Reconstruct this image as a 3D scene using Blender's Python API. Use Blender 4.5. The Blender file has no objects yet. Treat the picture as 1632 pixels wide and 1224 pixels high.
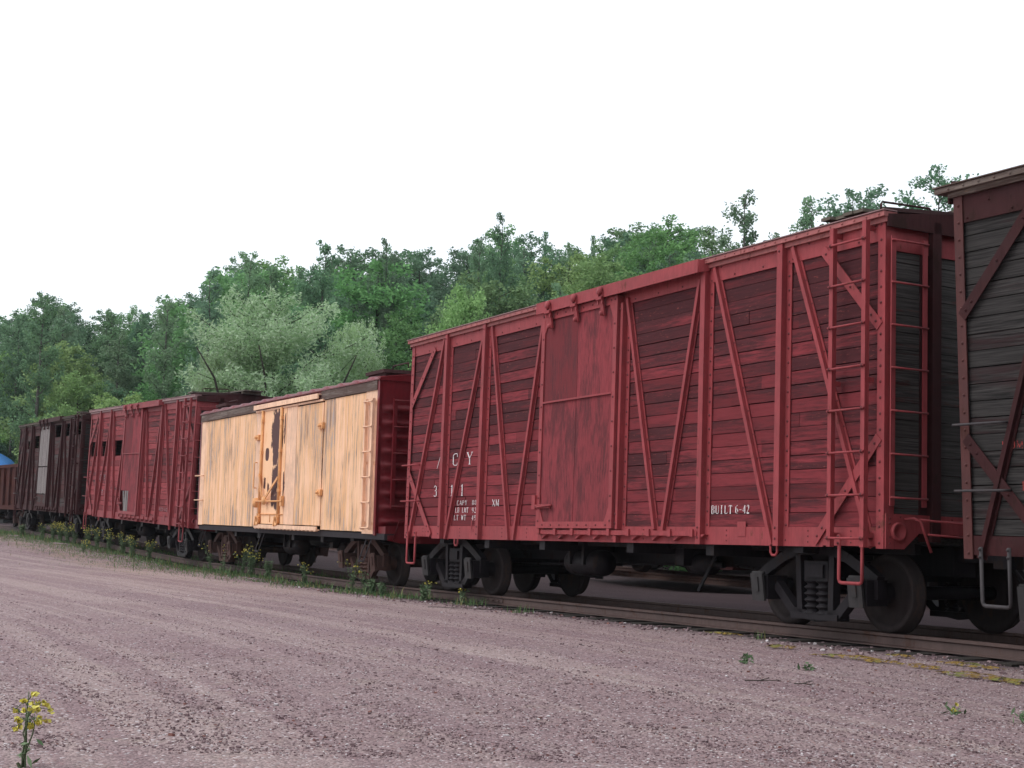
import bpy, math, random
from mathutils import Matrix, Vector, noise
rnd = random.Random(7)
SC = bpy.context.scene
COL = SC.collection
PI = math.pi

# ------------------------------------------------------------------ camera
PITCH, ROLL, CAMH, FPX = 0.08965, -0.025157, 1.2478, 2342.84
cam_d = bpy.data.cameras.new("camera"); cam = bpy.data.objects.new("camera", cam_d); COL.objects.link(cam)
cam_d.sensor_width = 36; cam_d.lens = FPX / 1632 * 36; cam_d.clip_end = 3000; cam_d.clip_start = 0.1
_m = Matrix.Rotation(-ROLL, 3, 'Y') @ Matrix.Rotation(-PITCH, 3, 'X')
r0, r1, r2 = _m[0], _m[1], _m[2]
cam.matrix_world = Matrix(((r0[0], r2[0], -r1[0], 0), (r0[1], r2[1], -r1[1], 0), (r0[2], r2[2], -r1[2], CAMH), (0, 0, 0, 1)))
SC.camera = cam
SC.view_settings.view_transform = 'Standard'; SC.view_settings.look = 'None'
SC.view_settings.gamma = 1; SC.view_settings.exposure = 0.0
SC.cycles.max_bounces = 6; SC.cycles.transparent_max_bounces = 12
try: SC.cycles.use_denoising = True
except Exception: pass

# ------------------------------------------------------------------ sky and sun (bright overcast)
SUN_EL, SUN_AZ = math.radians(52), math.radians(262)     # azimuth clockwise from +Y
W = bpy.data.worlds.new("World"); SC.world = W; W.use_nodes = True
wn = W.node_tree; wn.nodes.clear()
sky = wn.nodes.new('ShaderNodeTexSky'); sky.sky_type = 'NISHITA'; sky.sun_disc = False
sky.sun_elevation = SUN_EL; sky.sun_rotation = SUN_AZ
bg1 = wn.nodes.new('ShaderNodeBackground'); bg1.inputs[1].default_value = 0.05
bg2 = wn.nodes.new('ShaderNodeBackground'); bg2.inputs[0].default_value = (0.97, 0.985, 1.0, 1); bg2.inputs[1].default_value = 1.02
addw = wn.nodes.new('ShaderNodeAddShader'); outw = wn.nodes.new('ShaderNodeOutputWorld')
wn.links.new(sky.outputs[0], bg1.inputs[0]); wn.links.new(bg1.outputs[0], addw.inputs[0]); wn.links.new(bg2.outputs[0], addw.inputs[1])
wn.links.new(addw.outputs[0], outw.inputs[0])
sun_d = bpy.data.lights.new("sun", 'SUN'); sun_d.energy = 1.35; sun_d.angle = math.radians(32); sun_d.color = (1, 0.97, 0.93)
sun = bpy.data.objects.new("sun", sun_d); COL.objects.link(sun)
_d = Vector((math.sin(SUN_AZ) * math.cos(SUN_EL), math.cos(SUN_AZ) * math.cos(SUN_EL), math.sin(SUN_EL)))
sun.rotation_euler = _d.to_track_quat('Z', 'Y').to_euler()

# ------------------------------------------------------------------ mesh helpers
class MB:
    def __init__(s): s.v = []; s.f = []; s.sm = []; s.rv = []
    def add(s, vs, fs, smooth=False):
        o = len(s.v); s.v += [tuple(p) for p in vs]; s.f += [tuple(i + o for i in f) for f in fs]; s.sm += [smooth] * len(fs)
    def box(s, x0, x1, y0, y1, z0, z1, jit=0):
        vs = [(x, y, z) for x in (x0, x1) for y in (y0, y1) for z in (z0, z1)]
        if jit: vs = [(x + rnd.uniform(-jit, jit), y + rnd.uniform(-jit, jit), z + rnd.uniform(-jit, jit)) for x, y, z in vs]
        s.add(vs, [(0, 1, 3, 2), (4, 6, 7, 5), (0, 4, 5, 1), (2, 3, 7, 6), (0, 2, 6, 4), (1, 5, 7, 3)])
    def bar(s, p, q, w, t, n=(0, -1, 0)):
        """beam from p to q, w wide across, t thick along n, lying on its base side (base at p,q; grows along n)"""
        p, q, n = Vector(p), Vector(q), Vector(n).normalized()
        d = (q - p).normalized(); c = n.cross(d).normalized() * (w / 2); n = n * t
        vs = [p - c, p + c, p + c + n, p - c + n, q - c, q + c, q + c + n, q - c + n]
        s.add(vs, [(0, 1, 2, 3), (7, 6, 5, 4), (0, 4, 5, 1), (1, 5, 6, 2), (2, 6, 7, 3), (3, 7, 4, 0)])
    def tube(s, pts, r, seg=6, r2=None):
        pts = [Vector(p) for p in pts]; n = len(pts); vs = []; fs = []
        up = Vector((0.13, 0.31, 0.94))
        for i, p in enumerate(pts):
            d = (pts[min(i + 1, n - 1)] - pts[max(i - 1, 0)]).normalized()
            a = d.cross(up)
            if a.length < 0.05: a = d.cross(Vector((1, 0, 0)))
            a.normalize(); b = d.cross(a)
            rr = r if r2 is None else r + (r2 - r) * i / max(1, n - 1)
            vs += [p + a * rr * math.cos(2 * PI * k / seg) + b * rr * math.sin(2 * PI * k / seg) for k in range(seg)]
        for i in range(n - 1):
            for k in range(seg):
                k2 = (k + 1) % seg; fs.append((i * seg + k, i * seg + k2, (i + 1) * seg + k2, (i + 1) * seg + k))
        fs.append(tuple(range(seg - 1, -1, -1))); fs.append(tuple((n - 1) * seg + k for k in range(seg)))
        s.add(vs, fs, True)
    def lathe(s, prof, c, seg=28, axis='y'):
        vs = []; fs = []; n = len(prof)
        for (r, a) in prof:
            for k in range(seg):
                t = 2 * PI * k / seg; u, w = r * math.cos(t), r * math.sin(t)
                vs.append((c[0] + u, c[1] + a, c[2] + w) if axis == 'y' else ((c[0] + a, c[1] + u, c[2] + w) if axis == 'x' else (c[0] + u, c[1] + w, c[2] + a)))
        for i in range(n - 1):
            for k in range(seg):
                k2 = (k + 1) % seg; fs.append((i * seg + k, (i + 1) * seg + k, (i + 1) * seg + k2, i * seg + k2))
        s.add(vs, fs, True)
    def rivet(s, p, n=(0, -1, 0), r=0.017):
        n = Vector(n).normalized(); a = n.orthogonal().normalized(); b = n.cross(a); p = Vector(p)
        vs = [p + (a * math.cos(k * PI / 3) + b * math.sin(k * PI / 3)) * r for k in range(6)]
        vs += [p + n * r * .6 + (a * math.cos(k * PI / 3) + b * math.sin(k * PI / 3)) * r * .62 for k in range(6)]
        vs.append(p + n * r * .85)
        fs = [(k, (k + 1) % 6, 6 + (k + 1) % 6, 6 + k) for k in range(6)] + [(6 + k, 6 + (k + 1) % 6, 12) for k in range(6)]
        s.rv.append((len(s.f), len(s.f) + 12))
        s.add(vs, fs, True)
    def prism(s, poly, y0, y1):
        """poly in (x,z), extruded from y0 (front, toward -y) to y1"""
        n = len(poly)
        vs = [(x, y0, z) for x, z in poly] + [(x, y1, z) for x, z in poly]
        s.add(vs, [tuple(range(n)), tuple(range(2 * n - 1, n - 1, -1))] + [(i, i + n, (i + 1) % n + n, (i + 1) % n) for i in range(n)])
    def build(s, name, mat, parent=None, mats=None):
        me = bpy.data.meshes.new(name); me.from_pydata(s.v, [], s.f)
        me.polygons.foreach_set('use_smooth', s.sm)
        if mat: me.materials.append(mat)
        if s.rv and mat and 'red_steel' in mat.name and 'faded' not in mat.name:
            me.materials.append(M['rivet'])
            for a, b in s.rv:
                for i in range(a, b): me.polygons[i].material_index = 1
        me.update(); o = bpy.data.objects.new(name, me); COL.objects.link(o)
        if parent: o.parent = parent
        return o

def tag(o, label=None, cat=None, group=None, kind=None):
    if label: o['label'] = label
    if cat: o['category'] = cat
    if group: o['group'] = group
    if kind: o['kind'] = kind
    return o
def empty(name, loc=(0, 0, 0), rot=(0, 0, 0)):
    o = bpy.data.objects.new(name, None); COL.objects.link(o); o.location = loc; o.rotation_euler = rot; o.empty_display_size = .3
    return o
def copy_tree(o, parent=None):
    c = o.copy(); COL.objects.link(c); c.parent = parent
    for ch in list(o.children): copy_tree(ch, c)
    return c

# ------------------------------------------------------------------ node helper
class NT:
    def __init__(s, name):
        s.m = bpy.data.materials.new(name); s.m.use_nodes = True; s.t = s.m.node_tree; s.t.nodes.clear()
        s.out = s.t.nodes.new('ShaderNodeOutputMaterial'); s.b = s.t.nodes.new('ShaderNodeBsdfPrincipled')
        s.t.links.new(s.b.outputs[0], s.out.inputs[0]); s.b.inputs['Specular IOR Level'].default_value = .22
        s.obj = s.t.nodes.new('ShaderNodeTexCoord').outputs['Object']
    def set(s, sock, v):
        if hasattr(v, 'is_output'): s.t.links.new(v, sock)
        else:
            if isinstance(v, tuple) and len(v) == 3 and sock.type == 'RGBA': v = v + (1,)
            sock.default_value = v
    def scale(s, sx, sy, sz, off=(0, 0, 0), rotz=0):
        n = s.t.nodes.new('ShaderNodeMapping'); s.set(n.inputs[0], s.obj); n.inputs['Location'].default_value = off
        n.inputs['Rotation'].default_value = (0, 0, rotz); n.inputs['Scale'].default_value = (sx, sy, sz); return n.outputs[0]
    def noise(s, vec, sc=1, det=4, rough=.55, dist=0):
        n = s.t.nodes.new('ShaderNodeTexNoise'); s.set(n.inputs['Vector'], vec); n.inputs['Scale'].default_value = sc
        n.inputs['Detail'].default_value = det; n.inputs['Roughness'].default_value = rough; n.inputs['Distortion'].default_value = dist
        return n.outputs[0]
    def voro(s, vec, sc=1, feat='F1', out=0):
        n = s.t.nodes.new('ShaderNodeTexVoronoi'); s.set(n.inputs['Vector'], vec); n.inputs['Scale'].default_value = sc; n.feature = feat
        return n.outputs[out]
    def math(s, op, a, b=0, clamp=False):
        n = s.t.nodes.new('ShaderNodeMath'); n.operation = op; s.set(n.inputs[0], a); s.set(n.inputs[1], b); n.use_clamp = clamp; return n.outputs[0]
    def ramp(s, v, lo, hi, a=0., b=1.):
        n = s.t.nodes.new('ShaderNodeMapRange'); n.interpolation_type = 'SMOOTHSTEP'
        s.set(n.inputs[0], v); s.set(n.inputs[1], lo); s.set(n.inputs[2], hi); s.set(n.inputs[3], a); s.set(n.inputs[4], b); return n.outputs[0]
    def mix(s, f, a, b, mode='MIX'):
        n = s.t.nodes.new('ShaderNodeMix'); n.data_type = 'RGBA'; n.blend_type = mode
        s.set(n.inputs[0], f); s.set(n.inputs[6], a); s.set(n.inputs[7], b); return n.outputs[2]
    def island(s):
        return s.t.nodes.new('ShaderNodeNewGeometry').outputs['Random Per Island']
    def sep(s, vec):
        n = s.t.nodes.new('ShaderNodeSeparateXYZ'); s.set(n.inputs[0], vec); return n.outputs
    def bump(s, h, st=.5, d=.01):
        n = s.t.nodes.new('ShaderNodeBump'); s.set(n.inputs['Height'], h); n.inputs['Strength'].default_value = st
        n.inputs['Distance'].default_value = d; s.t.links.new(n.outputs[0], s.b.inputs['Normal'])
    def fin(s, col, rough=.85):
        s.set(s.b.inputs['Base Color'], col); s.set(s.b.inputs['Roughness'], rough); return s.m

def mul(c, k): return tuple(min(1, x * k) for x in c)

def painted_wood(name, paint, worn, dark, amount, vertical=False, zgrad=0., fleck=None, seed=0, cover=1., soft=.08, tone_w=.16, along='x', iso=0, blotch=0):
    """weathered boards: paint worn off in streaks along the board, some boards lost more than others"""
    n = NT(name)
    A, B_ = (.5, 9) if not vertical else (9, .5)
    if iso: A, B_ = A + (2 - A) * iso, B_ + (2 - B_) * iso
    if along == 'y':
        q = n.t.nodes.new('ShaderNodeMapping'); n.set(q.inputs[0], n.obj); q.inputs['Rotation'].default_value = (0, 0, PI / 2); n.obj = q.outputs[0]
    t = n.island()
    big = n.noise(n.scale(A, 2, B_, (seed, 0, seed * 3)), 1.1, 5, .62)
    med = n.noise(n.scale(A * 4, 3, B_ * 2.2, (seed, 2, 5)), 1.6, 5, .7)
    grain = n.noise(n.scale(2.2 if not vertical else 75, 20, 75 if not vertical else 2.2), 1, 3, .6)
    z = n.sep(n.obj)[2]
    w = n.math('ADD', n.math('MULTIPLY', big, .62), n.math('MULTIPLY', med, .38))
    w = n.math('ADD', w, n.math('MULTIPLY', n.math('SUBTRACT', t, .5), tone_w))
    w = n.math('ADD', w, n.math('MULTIPLY', n.math('SUBTRACT', z, 2.5), zgrad))
    if blotch: w = n.math('ADD', w, n.math('MULTIPLY', n.math('SUBTRACT', n.noise(n.scale(.42, 1, 1.5, (5, seed, 3)), 1, 3, .6), .5), blotch))
    mask = n.ramp(w, .66 - soft / 2 - amount * .3, .66 + soft / 2 - amount * .3)
    wood = n.mix(n.ramp(grain, .3, .7), dark, worn)
    wood = n.mix(n.ramp(t, 0, 1, 0, .55), wood, mul(worn, .55))
    tone = n.ramp(n.math('FRACT', n.math('MULTIPLY', t, 7.3)), 0, 1, .62, 1.16)
    pc = n.mix(1., paint, n.t.nodes.new('ShaderNodeCombineColor').outputs[0], 'MULTIPLY')
    cc = pc.node.inputs[7].links[0].from_node
    for i in range(3): n.set(cc.inputs[i], tone)
    pc = n.mix(n.ramp(med, .38, .66, .0, .5), pc, mul(paint, .6))
    pc = n.mix(n.ramp(grain, .55, .8, 0, .25), pc, mul(paint, .5))
    c = n.mix(n.math('MULTIPLY', mask, cover), pc, wood)
    if fleck:
        fl = n.ramp(n.noise(n.scale(A * 9, 3, B_ * 3, (3, 1, seed)), 2.1, 4, .7), .60, .70, 0, .7)
        c = n.mix(n.math('MULTIPLY', fl, n.ramp(w, .46, .62)), c, fleck)
    n.bump(n.math('ADD', grain, n.math('MULTIPLY', mask, -.5)), .55, .006)
    return n.fin(c, .9)

def painted_metal(name, paint, rust=(.09, .03, .015), amount=.25, rough=.6, seed=0):
    n = NT(name)
    if max(paint) < .09: n.b.inputs['Specular IOR Level'].default_value = .1
    a = n.noise(n.scale(1, 1, 1, (seed, 0, 0)), 2.3, 6, .65)
    b = n.noise(n.scale(1, 1, .35, (0, seed, 0)), 14, 4, .7)
    w = n.math('ADD', n.math('MULTIPLY', a, .6), n.math('MULTIPLY', b, .4))
    mask = n.ramp(w, .66 - amount * .3, .74 - amount * .3, 0, .85)
    pc = n.mix(n.ramp(b, .3, .7), mul(paint, .82), mul(paint, 1.1))
    fade = n.noise(n.scale(.8, .8, 1.5, (seed, 4, 1)), 1.3, 4, .6)
    pc = n.mix(n.ramp(fade, .35, .7, 0, .55), pc, tuple(x * .62 + .012 for x in paint))
    strk = n.noise(n.scale(22, 22, .7, (2, seed, 0)), 1, 3, .6)
    pc = n.mix(n.ramp(strk, .54, .72, 0, .4), pc, mul(paint, .5))
    n.bump(w, .25, .004)
    return n.fin(n.mix(mask, pc, rust), n.ramp(mask, 0, 1, rough, .92))

RED = (.325, .056, .063)
M = {}
M['rivet'] = painted_metal('worn_shadowed_rivet', (.15, .03, .035), (.06, .02, .02), .3, .6, 30)  # worn rivets painted darker to stand in for their small shadows
M['red_siding'] = painted_wood('red_board_paint', (.218, .035, .043), (.088, .024, .029), (.034, .014, .017), .53, zgrad=.05, fleck=(.31, .075, .065), seed=1, soft=.21, tone_w=.17, cover=.88, blotch=.42)
M['red_door'] = painted_wood('red_plywood_paint', (.235, .042, .050), (.125, .035, .041), (.075, .026, .030), .42, vertical=True, fleck=(.34, .09, .085), seed=4, soft=.16, tone_w=.04, iso=.55, cover=.75)
M['red_steel'] = painted_metal('red_steel_paint', RED, (.13, .045, .035), .25, .62)
M['red_siding_far'] = painted_wood('faded_red_board_paint', (.27, .055, .062), (.12, .04, .045), (.05, .02, .02), .34, zgrad=.04, seed=9, soft=.14)
M['red_steel_far'] = painted_metal('faded_red_steel_paint', (.255, .046, .052), (.12, .035, .03), .2, .6, 3)
M['grey_board'] = painted_wood('bare_grey_board', (.10, .045, .042), (.12, .112, .107), (.035, .032, .032), .95, seed=12, along='y')
M['black_end_board'] = painted_wood('blackened_end_board', (.05, .02, .02), (.06, .054, .052), (.018, .014, .014), .8, seed=13, along='y')
M['black_board'] = painted_wood('blackened_board', (.034, .018, .019), (.062, .057, .055), (.010, .009, .009), 1.05, seed=17, soft=.2, tone_w=.3)
M['brown_steel'] = painted_metal('brown_steel_paint', (.095, .032, .030), (.07, .028, .022), .3, .65, 5)
M['dark_steel'] = painted_metal('dark_brown_steel_paint', (.052, .017, .018), (.035, .018, .016), .4, .65, 8)
M['brown_board'] = painted_wood('dark_brown_board', (.070, .026, .026), (.10, .085, .08), (.02, .012, .012), .42, seed=21)
M['bleached_board'] = painted_wood('bleached_board', (.18, .15, .15), (.33, .30, .29), (.12, .10, .10), .8, vertical=True, seed=25)
def orange_boards():
    n = NT('orange_board_paint'); t = n.island()
    patch = n.noise(n.scale(.8, 1, .55, (4, 0, 2)), 1.25, 3, .6)                     # where paint has failed
    fine = n.noise(n.scale(21, 8, 1.0, (1, 0, 7)), 1, 6, .78); mid = n.noise(n.scale(9, 4, .5, (8, 0, 3)), 1, 4, .68)
    tan = n.ramp(n.math('ADD', n.math('MULTIPLY', mid, .6), n.math('MULTIPLY', patch, .4)), .40, .58)
    c = n.mix(n.math('MULTIPLY', tan, .9), (.92, .585, .385), (.80, .46, .23))
    c = n.mix(n.ramp(t, .6, 1, 0, .35), c, (.78, .50, .28))
    e = n.math('ADD', n.math('ADD', n.math('MULTIPLY', fine, .70), n.math('MULTIPLY', patch, .34)), n.math('MULTIPLY', n.math('SUBTRACT', t, .5), .05))
    m1 = n.ramp(e, .545, .59, 0, .8); m2 = n.ramp(e, .505, .54, 0, .5)
    wood = n.mix(n.ramp(mid, .4, .6), (.22, .14, .11), (.36, .35, .38)); wood = n.mix(n.ramp(fine, .62, .7), wood, (.16, .09, .06))
    c = n.mix(m2, c, (.60, .37, .22)); c = n.mix(m1, c, wood)
    n.bump(n.math('ADD', n.math('MULTIPLY', m1, -1), fine), .4, .004); return n.fin(c, .8)
M['orange'] = orange_boards()
M['orange_smooth'] = painted_metal('orange_smooth_paint', (.93, .585, .395), (.76, .42, .22), .10, .55, 6)
M['orange_steel'] = painted_metal('orange_steel_paint', (.84, .42, .18), (.38, .15, .05), .25, .55, 7)
M['maroon_steel'] = painted_metal('maroon_steel_paint', (.17, .015, .021), (.24, .07, .07), .24, .38, 2)
M['fascia'] = painted_wood('charred_fascia_board', (.15, .10, .085), (.25, .20, .175), (.08, .055, .045), .5, seed=36, fleck=(.42, .22, .10))
M['sill_black'] = painted_metal('black_sill_paint', (.035, .03, .034), (.05, .03, .03), .3, .7, 4)
M['red_trim'] = painted_metal('pale_red_roof_edge', (.40, .13, .125), (.16, .06, .05), .35, .55, 21)
M['roof_tin'] = painted_metal('galvanised_roof_edge', (.33, .20, .20), (.14, .06, .055), .35, .6, 9)
M['roof_dark'] = painted_metal('dark_roof_sheet', (.07, .035, .035), (.05, .03, .03), .4, .8, 10)
M['plank_moss'] = painted_wood('mossy_running_board', (.10, .085, .075), (.20, .17, .14), (.06, .05, .04), .6, seed=40, fleck=(.10, .13, .04))
M['grease'] = painted_metal('greasy_cast_iron', (.019, .016, .019), (.036, .025, .022), .45, .5, 11)
M['iron_brown'] = painted_metal('rusty_cast_iron', (.085, .048, .042), (.13, .07, .05), .4, .75, 12)
M['wheel'] = painted_metal('wheel_steel', (.034, .026, .026), (.05, .032, .026), .4, .7, 13)
M['rod_dim'] = painted_metal('dim_grey_lid', (.05, .047, .048), (.06, .045, .04), .4, .6, 22)
M['rod_grey'] = painted_metal('worn_grey_rod', (.07, .063, .066), (.07, .05, .045), .3, .5, 14)
M['rail'] = painted_metal('rusty_rail', (.115, .075, .068), (.09, .05, .04), .4, .6, 15)
M['rust'] = painted_metal('heavy_rust', (.062, .020, .018), (.085, .032, .022), .5, .85, 16)
M['sleeper'] = painted_wood('old_sleeper', (.05, .042, .038), (.09, .08, .07), (.03, .025, .022), .6, seed=50)
M['tarp'] = painted_metal('blue_tarpaulin', (.06, .22, .55), (.05, .18, .45), .1, .5, 18)
M['shed'] = painted_wood('grey_shed_board', (.10, .10, .11), (.13, .125, .12), (.05, .05, .05), .6, seed=55)

def lettering_mat(name, col, wear):
    n = NT(name)
    a = n.noise(n.scale(1, 1, 1), 26, 4, .7); k = n.ramp(a, wear, wear + .06)
    tr = n.t.nodes.new('ShaderNodeBsdfTransparent'); mx = n.t.nodes.new('ShaderNodeMixShader')
    n.set(mx.inputs[0], k); n.t.links.new(tr.outputs[0], mx.inputs[1]); n.t.links.new(n.b.outputs[0], mx.inputs[2]); n.t.links.new(mx.outputs[0], n.out.inputs[0])
    return n.fin(col, .8)
M['white_paint'] = lettering_mat('worn_white_lettering', (.72, .68, .68), .36)
M['white_faint'] = lettering_mat('faint_white_lettering', (.50, .40, .42), .47)
M['red_paint'] = lettering_mat('faint_red_lettering', (.30, .05, .045), .44)

# ------------------------------------------------------------------ lettering (serif stencil strokes)
GL = {  # strokes on a 0..1 x 0..1 cell: (x0,y0,x1,y1,kind) kind t = thick, n = thin
 'A': [(.08,0,.5,1,'n'),(.92,0,.5,1,'t'),(.25,.35,.75,.35,'n')], 'B': [(.2,0,.2,1,'t'),(.2,1,.7,1,'n'),(.2,.53,.7,.53,'n'),(.2,0,.7,0,'n'),(.8,.93,.8,.6,'t'),(.82,.46,.82,.07,'t')],
 'C': [(.15,.12,.15,.88,'t'),(.15,.9,.4,1,'n'),(.4,1,.75,1,'n'),(.8,1,.85,.72,'n'),(.15,.1,.4,0,'n'),(.4,0,.75,0,'n'),(.8,0,.85,.2,'n')],
 'D': [(.2,0,.2,1,'t'),(.2,1,.6,1,'n'),(.2,0,.6,0,'n'),(.82,.12,.82,.88,'t'),(.6,1,.82,.88,'n'),(.6,0,.82,.12,'n')], 'E': [(.2,0,.2,1,'t'),(.2,1,.85,1,'n'),(.2,.5,.7,.5,'n'),(.2,0,.85,0,'n')],
 'H': [(.15,0,.15,1,'t'),(.85,0,.85,1,'t'),(.15,.5,.85,.5,'n')], 'I': [(.5,0,.5,1,'t'),(.3,0,.7,0,'n'),(.3,1,.7,1,'n')], 'L': [(.25,0,.25,1,'t'),(.25,0,.85,0,'n'),(.85,0,.85,.2,'n')],
 'M': [(.1,0,.1,1,'n'),(.1,1,.5,.1,'t'),(.5,.1,.88,1,'n'),(.88,0,.88,1,'t')], 'N': [(.15,0,.15,1,'n'),(.15,1,.82,0,'t'),(.82,0,.82,1,'n')],
 'O': [(.15,.15,.15,.85,'t'),(.85,.15,.85,.85,'t'),(.15,.87,.5,1,'n'),(.5,1,.85,.87,'n'),(.15,.13,.5,0,'n'),(.5,0,.85,.13,'n')], 'P': [(.2,0,.2,1,'t'),(.2,1,.7,1,'n'),(.2,.5,.7,.5,'n'),(.8,.93,.8,.57,'t')],
 'T': [(.5,0,.5,1,'t'),(.1,1,.9,1,'n'),(.1,1,.1,.8,'n'),(.9,1,.9,.8,'n'),(.33,0,.67,0,'n')], 'U': [(.15,.12,.15,1,'t'),(.85,.12,.85,1,'n'),(.15,.1,.5,0,'n'),(.5,0,.85,.1,'n')],
 'W': [(.05,1,.28,0,'t'),(.28,0,.5,.9,'n'),(.5,.9,.74,0,'t'),(.74,0,.96,1,'n')], 'X': [(.1,0,.9,1,'n'),(.12,1,.88,0,'t')], 'Y': [(.1,1,.5,.48,'t'),(.9,1,.5,.48,'n'),(.5,0,.5,.5,'t'),(0,1,.25,1,'n'),(.75,1,1,1,'n'),(.35,0,.65,0,'n')],
 '0': [(.2,.15,.2,.85,'t'),(.8,.15,.8,.85,'t'),(.2,.87,.5,1,'n'),(.5,1,.8,.87,'n'),(.2,.13,.5,0,'n'),(.5,0,.8,.13,'n')], '1': [(.55,0,.55,1,'t'),(.35,0,.75,0,'n'),(.3,.82,.55,1,'n')],
 '2': [(.2,.8,.4,1,'n'),(.4,1,.7,1,'n'),(.75,.95,.72,.6,'t'),(.7,.58,.2,.05,'n'),(.2,.04,.85,.04,'t')], '3': [(.2,.85,.4,1,'n'),(.4,1,.7,.95,'n'),(.75,.92,.7,.58,'t'),(.4,.54,.7,.54,'n'),(.78,.48,.78,.1,'t'),(.2,.12,.45,0,'n'),(.45,0,.78,.08,'n')],
 '4': [(.7,0,.7,1,'t'),(.7,1,.1,.3,'n'),(.1,.3,.92,.3,'n')], '6': [(.2,.12,.2,.8,'t'),(.2,.8,.7,1,'n'),(.2,.52,.75,.55,'n'),(.8,.48,.8,.1,'t'),(.2,.08,.8,.03,'n')],
 '8': [(.22,.6,.22,.92,'t'),(.78,.6,.78,.92,'t'),(.22,.97,.78,.97,'n'),(.22,.53,.78,.53,'n'),(.18,.1,.18,.46,'t'),(.82,.1,.82,.46,'t'),(.2,.03,.8,.03,'n')], '9': [(.2,.5,.2,.9,'t'),(.2,.97,.8,.97,'n'),(.8,.2,.8,.92,'t'),(.2,.48,.8,.48,'n'),(.8,.2,.3,0,'n')], '-': [(.2,.45,.8,.45,'n')]}
def letters(mb, txt, x, z, h, adv, wid, y=-1.381, keep=None):
    for i, ch in enumerate(txt):
        if ch == ' ': continue
        ox = x + i * adv
        for (a, b, c, d, k) in GL[ch]:
            t = h * (.15 if k == 't' else .06)
            if keep and not keep(ch, b, d): continue
            p = (ox + a * wid, y, z + b * h); q = (ox + c * wid, y, z + d * h)
            mb.bar(p, q, t, .002)

# ------------------------------------------------------------------ running gear
def mesh_bogie(mat_frame, mat_wheel, lid_mat):
    """two-axle freight bogie centred on the origin, rail top at z = 0; returned as a part with sub-parts"""
    parts = []
    for s in (-1, 1):
        f = MB(); y0 = s * 1.0
        def seg(a, b, w=.1, t=.10): f.bar((a[0], y0 + s * -.02 * 0, a[1]), (b[0], y0, b[1]), w, t, (0, s, 0))
        arch = [(-1.0, .55), (-.80, .66), (-.55, .78), (-.3, .86), (0, .88), (.3, .86), (.55, .78), (.80, .66), (1.0, .55)]
        for a, b in zip(arch[:-1], arch[1:]): seg(a, b, .115)
        for m in (-1, 1):
            seg((m * .98, .56), (m * .98, .36), .09); seg((m * .70, .46), (m * .36, .16), .105); seg((m * .36, .17), (0, .125), .10)
            seg((m * .26, .16), (m * .29, .84), .085)
        f.box(-.40, .40, min(y0 - s * .05, y0 + s * .12), max(y0 - s * .05, y0 + s * .12), .10, .165)
        parts.append(f.build('side_frame', mat_frame))
    b = MB(); b.box(-.20, .20, -1.08, 1.08, .52, .74); b.box(-.15, .15, -1.11, 1.11, .56, .70)
    b.lathe([(.0, .80), (.2, .80), (.2, .74)], (0, 0, 0), 16, 'z'); bo = b.build('bolster', mat_frame)
    for s in (-1, 1):
        for dx in (-.10, .10):
            sp = MB(); prof = []
            for k in range(41):
                a = k / 40; prof.append((.078 + .018 * math.cos(a * 2 * PI * 5), .17 + .35 * a))
            sp.lathe(prof, (dx, s * 1.04, 0), 14, 'z'); parts.append(sp.build('spring', mat_frame))
    for s in (-1, 1):
        for m in (-1, 1):
            x = m * .84
            jb = MB(); jb.box(x - .13, x + .13, min(s * .92, s * 1.20), max(s * .92, s * 1.20), .29, .56)
            jb.lathe([(.12, .02 * s), (.12, .16 * s), (0, .16 * s)], (x, s * .78, .42), 12); parts.append(jb.build('journal_box', mat_frame))
    for s in (-1, 1):
        for m in (-1, 1):
            x = m * .84; y = s * 1.203; lid = MB()
            lid.bar((x, y, .27), (x, y + s * .035, .58), .22, .03, (0, s, .0)); lid.bar((x, y + s * .03, .38), (x, y + s * .045, .54), .07, .03, (0, s, 0))
            lid.tube([(x - .1, y + s * .03, .585), (x + .1, y + s * .03, .585)], .022); parts.append(lid.build('journal_lid', lid_mat))
    parts.append(bo)
    wp = [(.0, -.065), (.09, -.065), (.11, -.02), (.17, .005), (.29, .018), (.335, -.03), (.355, -.055), (.412, -.055), (.418, .04), (.445, .055), (.445, .085), (.36, .085), (.33, .05), (.15, .06), (.0, .06)]
    for m in (-1, 1):
        for s in (-1, 1):
            w = MB(); prof = [(r, -a if s > 0 else a) for r, a in wp]
            w.lathe(prof, (m * .84, s * .755, .42), 36); parts.append(w.build('wheel', mat_wheel))
        a = MB(); a.tube([(m * .84, -1.1, .42), (m * .84, 1.1, .42)], .075, 10); parts.append(a.build('axle', mat_frame))
    for m in (-1, 1):
        r = MB()
        r.bar((m * .34, -.85, .36), (m * .34, .85, .36), .09, .05, (0, 0, 1))
        for s in (-1, 1): r.box(min(m*.30, m*.44), max(m*.30, m*.44), s * .76 - .05, s * .76 + .05, .26, .52)
        parts.append(r.build('brake_beam', mat_frame))
    e = empty('bogie')
    for p in parts: p.parent = e
    return e

BOG = {'dark': mesh_bogie(M['grease'], M['wheel'], M['rod_dim']), 'brown': mesh_bogie(M['iron_brown'], M['wheel'], M['iron_brown'])}
BOG_USED = {k: False for k in BOG}
def add_bogies(root, kind, roll):
    for x in (-4.675, 4.675):
        if not BOG_USED[kind]: b = BOG[kind]; BOG_USED[kind] = True; b.parent = root
        else: b = copy_tree(BOG[kind], root)
        b.location = (x, 0, 0); b.rotation_euler = (-roll, 0, 0)

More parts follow.
